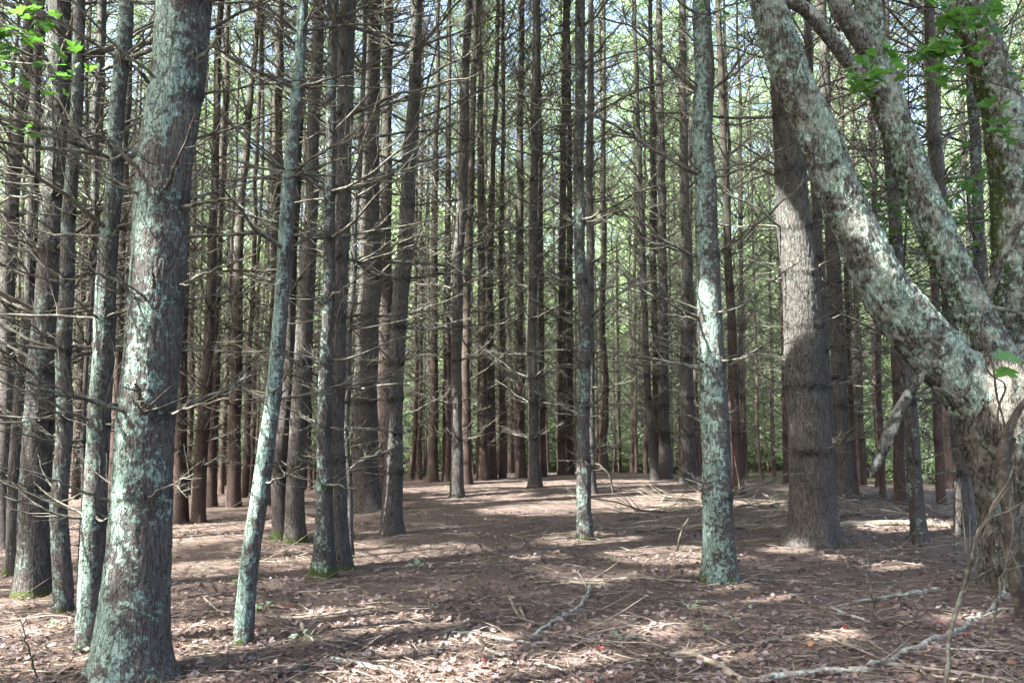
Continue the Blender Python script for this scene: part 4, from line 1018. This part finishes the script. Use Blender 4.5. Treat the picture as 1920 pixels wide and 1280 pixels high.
def brush_pile():
    rs = np.random.RandomState(55)
    # tangle of dead branches lying behind the massive pine and along the right side
    for k in range(64):
        px = rs.uniform(1180, 1800); py = rs.uniform(930, 985) if px > 1560 else rs.uniform(945, 1000)
        p = hit(px, py); L = rs.uniform(.6, 2.0); a = rs.randn() * .45 + (0 if rs.rand() < .7 else 1.2); e = rs.uniform(-.02, .22)
        D = np.array([[math.cos(a) * (1 if rs.rand() < .5 else -1), math.sin(a), e]])
        m = MB()
        for v, f in branch_set(rs, np.array([[0, 0, .03]]), unit(D), np.array([L]), np.array([rs.uniform(.008, .024)]), K=9, tw=int(rs.randint(3, 9)), third=1, S=6, tS=4, lift=-.03, wob=.04): m.add(v, f, 0)
        o = link('fallen_branch', m.mesh('fallen_branch', [M_STICK if rs.rand() < .6 else M_TWIG]), loc=p)
        tag(o, 'one of the dead branches strewn in the tangle along the back right', 'branch', 'dead branches tangled on the ground at back right')
brush_pile()

def straw_sticks():
    rs = np.random.RandomState(66)
    kinds = []
    for k in range(12):
        m = MB(); L = rs.uniform(.35, 1.1); D = np.array([[1, 0, 0.0]])
        for v, f in branch_set(rs, np.array([[-L / 2, 0, .012]]), D, np.array([L]), np.array([rs.uniform(.005, .010)]), K=8, tw=int(rs.randint(0, 3)), S=6, tS=4, lift=0.0, wob=.03, tr=.5): m.add(v, f, 0)
        kinds.append(m.mesh('fallen_twig', [M_STICK if k % 4 else M_TWIG]))
    n = 0
    while n < 230:
        y = 5.2 + 14 * rs.rand() ** 1.3; x = rs.uniform(-.66, .66) * y
        if y > crest(x) + 1: continue
        px = 960 + F * x / y
        e = .5
        o = link('fallen_twig', kinds[rs.randint(12)], loc=(x, y, float(gz(x, y)) + .004))
        h = .05; sx = float(gz(x + h, y) - gz(x - h, y)) / (2 * h)
        o.rotation_euler = (0, -math.atan(sx), rs.randn() * .35 if rs.rand() < .65 else rs.rand() * 3.14)
        tag(o, 'one of the thin straw-coloured twigs scattered over the needle floor', 'twig', 'straw-coloured twigs scattered on the ground'); n += 1
straw_sticks()

def litter():
    rs = np.random.RandomState(21)
    def spots(n, y0, y1, p, w=.68):
        y = y0 + (y1 - y0) * rs.rand(n) ** p; x = rs.uniform(-w, w, n) * (y + .5)
        return x, y
    # needles
    n = 100000; x, y = spots(n, 4.3, 17, 1.9)
    z = gz(x, y) + .011 * rs.rand(n) + .004
    a = rs.rand(n) * 6.283; L = rs.uniform(.05, .11, n); el = rs.randn(n) * .14
    D = np.stack([np.cos(a) * np.cos(el), np.sin(a) * np.cos(el), np.sin(el)], -1); C = np.stack([x, y, z], -1)
    W = np.stack([-np.sin(a), np.cos(a), a * 0], -1) * rs.uniform(.0012, .0024, (n, 1))
    V = np.stack([C - D * L[:, None] / 2 - W, C - D * L[:, None] / 2 + W, C + D * L[:, None] / 2], 1).reshape(-1, 3)
    cols = np.array([(.19, .118, .082), (.14, .085, .062), (.27, .19, .14), (.10, .066, .052)])[rs.randint(0, 4, n)] * rs.uniform(.6, 1.05, (n, 1))
    m = MB(); m.add(V, np.arange(3 * n).reshape(-1, 3), 0, np.repeat(np.concatenate([cols, np.ones((n, 1))], 1), 3, 0))
    tag(link('needle_litter', m.mesh('needle_litter', [M_LITTER], smooth=False)), 'rust-brown fallen pine needles covering the forest floor', 'needle litter', kind='stuff')
    # broken twig bits
    n = 6500; x, y = spots(n, 4.3, 20, 1.6); C = np.stack([x, y, gz(x, y) + .012], -1)
    a = np.where(rs.rand(n) < .5, rs.randn(n) * .4, rs.rand(n) * 3.14); D = np.stack([np.cos(a), np.sin(a), rs.randn(n) * .10], -1)
    P = bezier_branches(rs, C, unit(D), rs.uniform(.06, .34, n), 4, 0.0, .05)
    m = MB(); v, f = tubes(P, (rs.uniform(.0015, .0048, n))[:, None] * np.array([[1, .95, .85, .6]]), 4); m.add(v, f, 0)
    tag(link('twig_litter', m.mesh('twig_litter', [M_STICK])), 'countless small bits of broken twig lying among the needles', 'twig litter', kind='stuff')
    # leaves: dense in front, thinning up the slope
    n = 20000; x, y = spots(n, 4.3, 13.5, 1.7)
    keep = (fbm(x * .8 + 3, y * .8, x * 0, 3) + .30 - (y - 6) * .05 + .04 * np.clip(x, -3, 4)) > .55
    keep |= rs.rand(n) < .22
    x, y = x[keep], y[keep]; n = len(x)
    C = np.stack([x, y, gz(x, y) + .014 + .016 * rs.rand(n)], -1)
    N = rs.randn(n, 3) * [.34, .34, 0] + [0, 0, 1]; a = rs.rand(n) * 6.283; H = np.stack([np.cos(a), np.sin(a), a * 0], -1)
    pal = np.array([(.145, .10, .092), (.185, .142, .136), (.105, .072, .062), (.24, .195, .19), (.15, .10, .078), (.08, .055, .048), (.20, .035, .035), (.28, .13, .055), (.34, .30, .28)])
    pr = np.array([.24, .2, .18, .06, .13, .15, .004, .005, .012]); k = rs.choice(9, n, p=pr / pr.sum())
    col = np.concatenate([pal[k] * rs.uniform(.6, 1.05, (n, 1)), np.ones((n, 1))], 1)
    m = MB(); leaves_into(m, rs, C, N, H, rs.uniform(.022, .052, n), 0, curl=.5, colours=col)
    tag(link('leaf_litter', m.mesh('leaf_litter', [M_LITTER], smooth=False)), 'curled brown and mauve maple leaves strewn over the foreground', 'leaf litter', kind='stuff')
litter()

def seedlings():
    rs = np.random.RandomState(90)
    kinds = []
    for k in range(5):
        m = MB(); nl = rs.randint(5, 10); st = np.zeros((nl, 3)); st[:, 2] = 0
        a = rs.rand(nl) * 6.28; D = np.stack([np.cos(a) * .6, np.sin(a) * .6, rs.uniform(.6, 1.2, nl)], -1); L = rs.uniform(.03, .09, nl)
        B = bezier_branches(rs, st, unit(D), L, 4, -.2, .03); v, f = tubes(B, np.full((nl, 4), .0012), 4); m.add(v, f, 0)
        stems = m.mesh('stem', [M_LEAF]); m = MB()
        leaves_into(m, rs, B[:, -1], rs.randn(nl, 3) * .4 + [0, 0, 1], D * [1, 1, 0] + [0, 0, -.1], rs.uniform(.022, .05, nl), 0, curl=.1)
        kinds.append((stems, m.mesh('foliage', [M_LEAF], smooth=False)))
    n = 0
    while n < 24:
        y = 5.2 + 8.5 * rs.rand(); x = rs.uniform(-.6, .6) * y
        if fbm(np.array([x * .7 + 9]), np.array([y * .7]), np.array([0.]), 2)[0] < .45: continue
        e = empty('seedling', (x, y, float(gz(x, y)) + .012), 'one of the tiny green seedlings dotted over the brown litter', 'seedling', 'tiny green seedlings on the ground', rs.rand() * 6.28)
        s = rs.uniform(.6, 1.25); e.scale = (s, s, s); k = rs.randint(5); link('stem', kinds[k][0], e); link('foliage', kinds[k][1], e); n += 1
seedlings()

# ------------------------------------------------------------------ the farthest part of the stand, where single stems merge into one texture
def far_stand():
    rs = np.random.RandomState(404); m = MB(); P0 = []
    while len(P0) < 150:
        y = rs.uniform(37, 60); a = rs.uniform(-.66, .62); px = 960 + F * a
        if px > 1380 and rs.rand() < .55: continue
        x = a * y
        if all((x - u) ** 2 + (y - v) ** 2 > 1.5 ** 2 for u, v in P0): P0.append((x, y))
    for x, y in P0:
        z = float(ground_z(x, y)); H = rs.uniform(7.5, 11); r = rs.uniform(.04, .085); l = rs.randn(2) * .015
        zz = np.array([-.3, 2, 5, 9, H]); C = np.stack([x + l[0] * zz + rs.randn(5) * .03, y + l[1] * zz, z + zz], -1)
        v, f = tubes(C[None], (r * np.array([1.15, 1, .9, .7, .25]))[None], 7, ref=(0, 1, 0))
        hh = np.repeat(zz, 7); m.add(v, f, 0, np.stack([hh * 0 + .05, hh * 0, hh * 0, hh], -1))
        def cen(q): return np.array([np.interp(q, zz, C[:, 0]), np.interp(q, zz, C[:, 1]), z + q]), r
        O, D, L, R = whorl_origins(rs, cen, np.arange(.8, 6.5, .6), (3, 5), dead_len, el=(-8, 34))
        for v, f in branch_set(rs, O, D, L, R * 1.3, K=4, tw=5, third=0, S=3, tS=3, wob=.06, tr=.6): m.add(v, f, 1)
    tag(link('distant_pine_stand', m.mesh('distant_pine_stand', [M_BARK_FAR, M_TWIG])), 'far-off mass of thin bare pine stems closing the view', 'distant wood', kind='stuff')
far_stand()
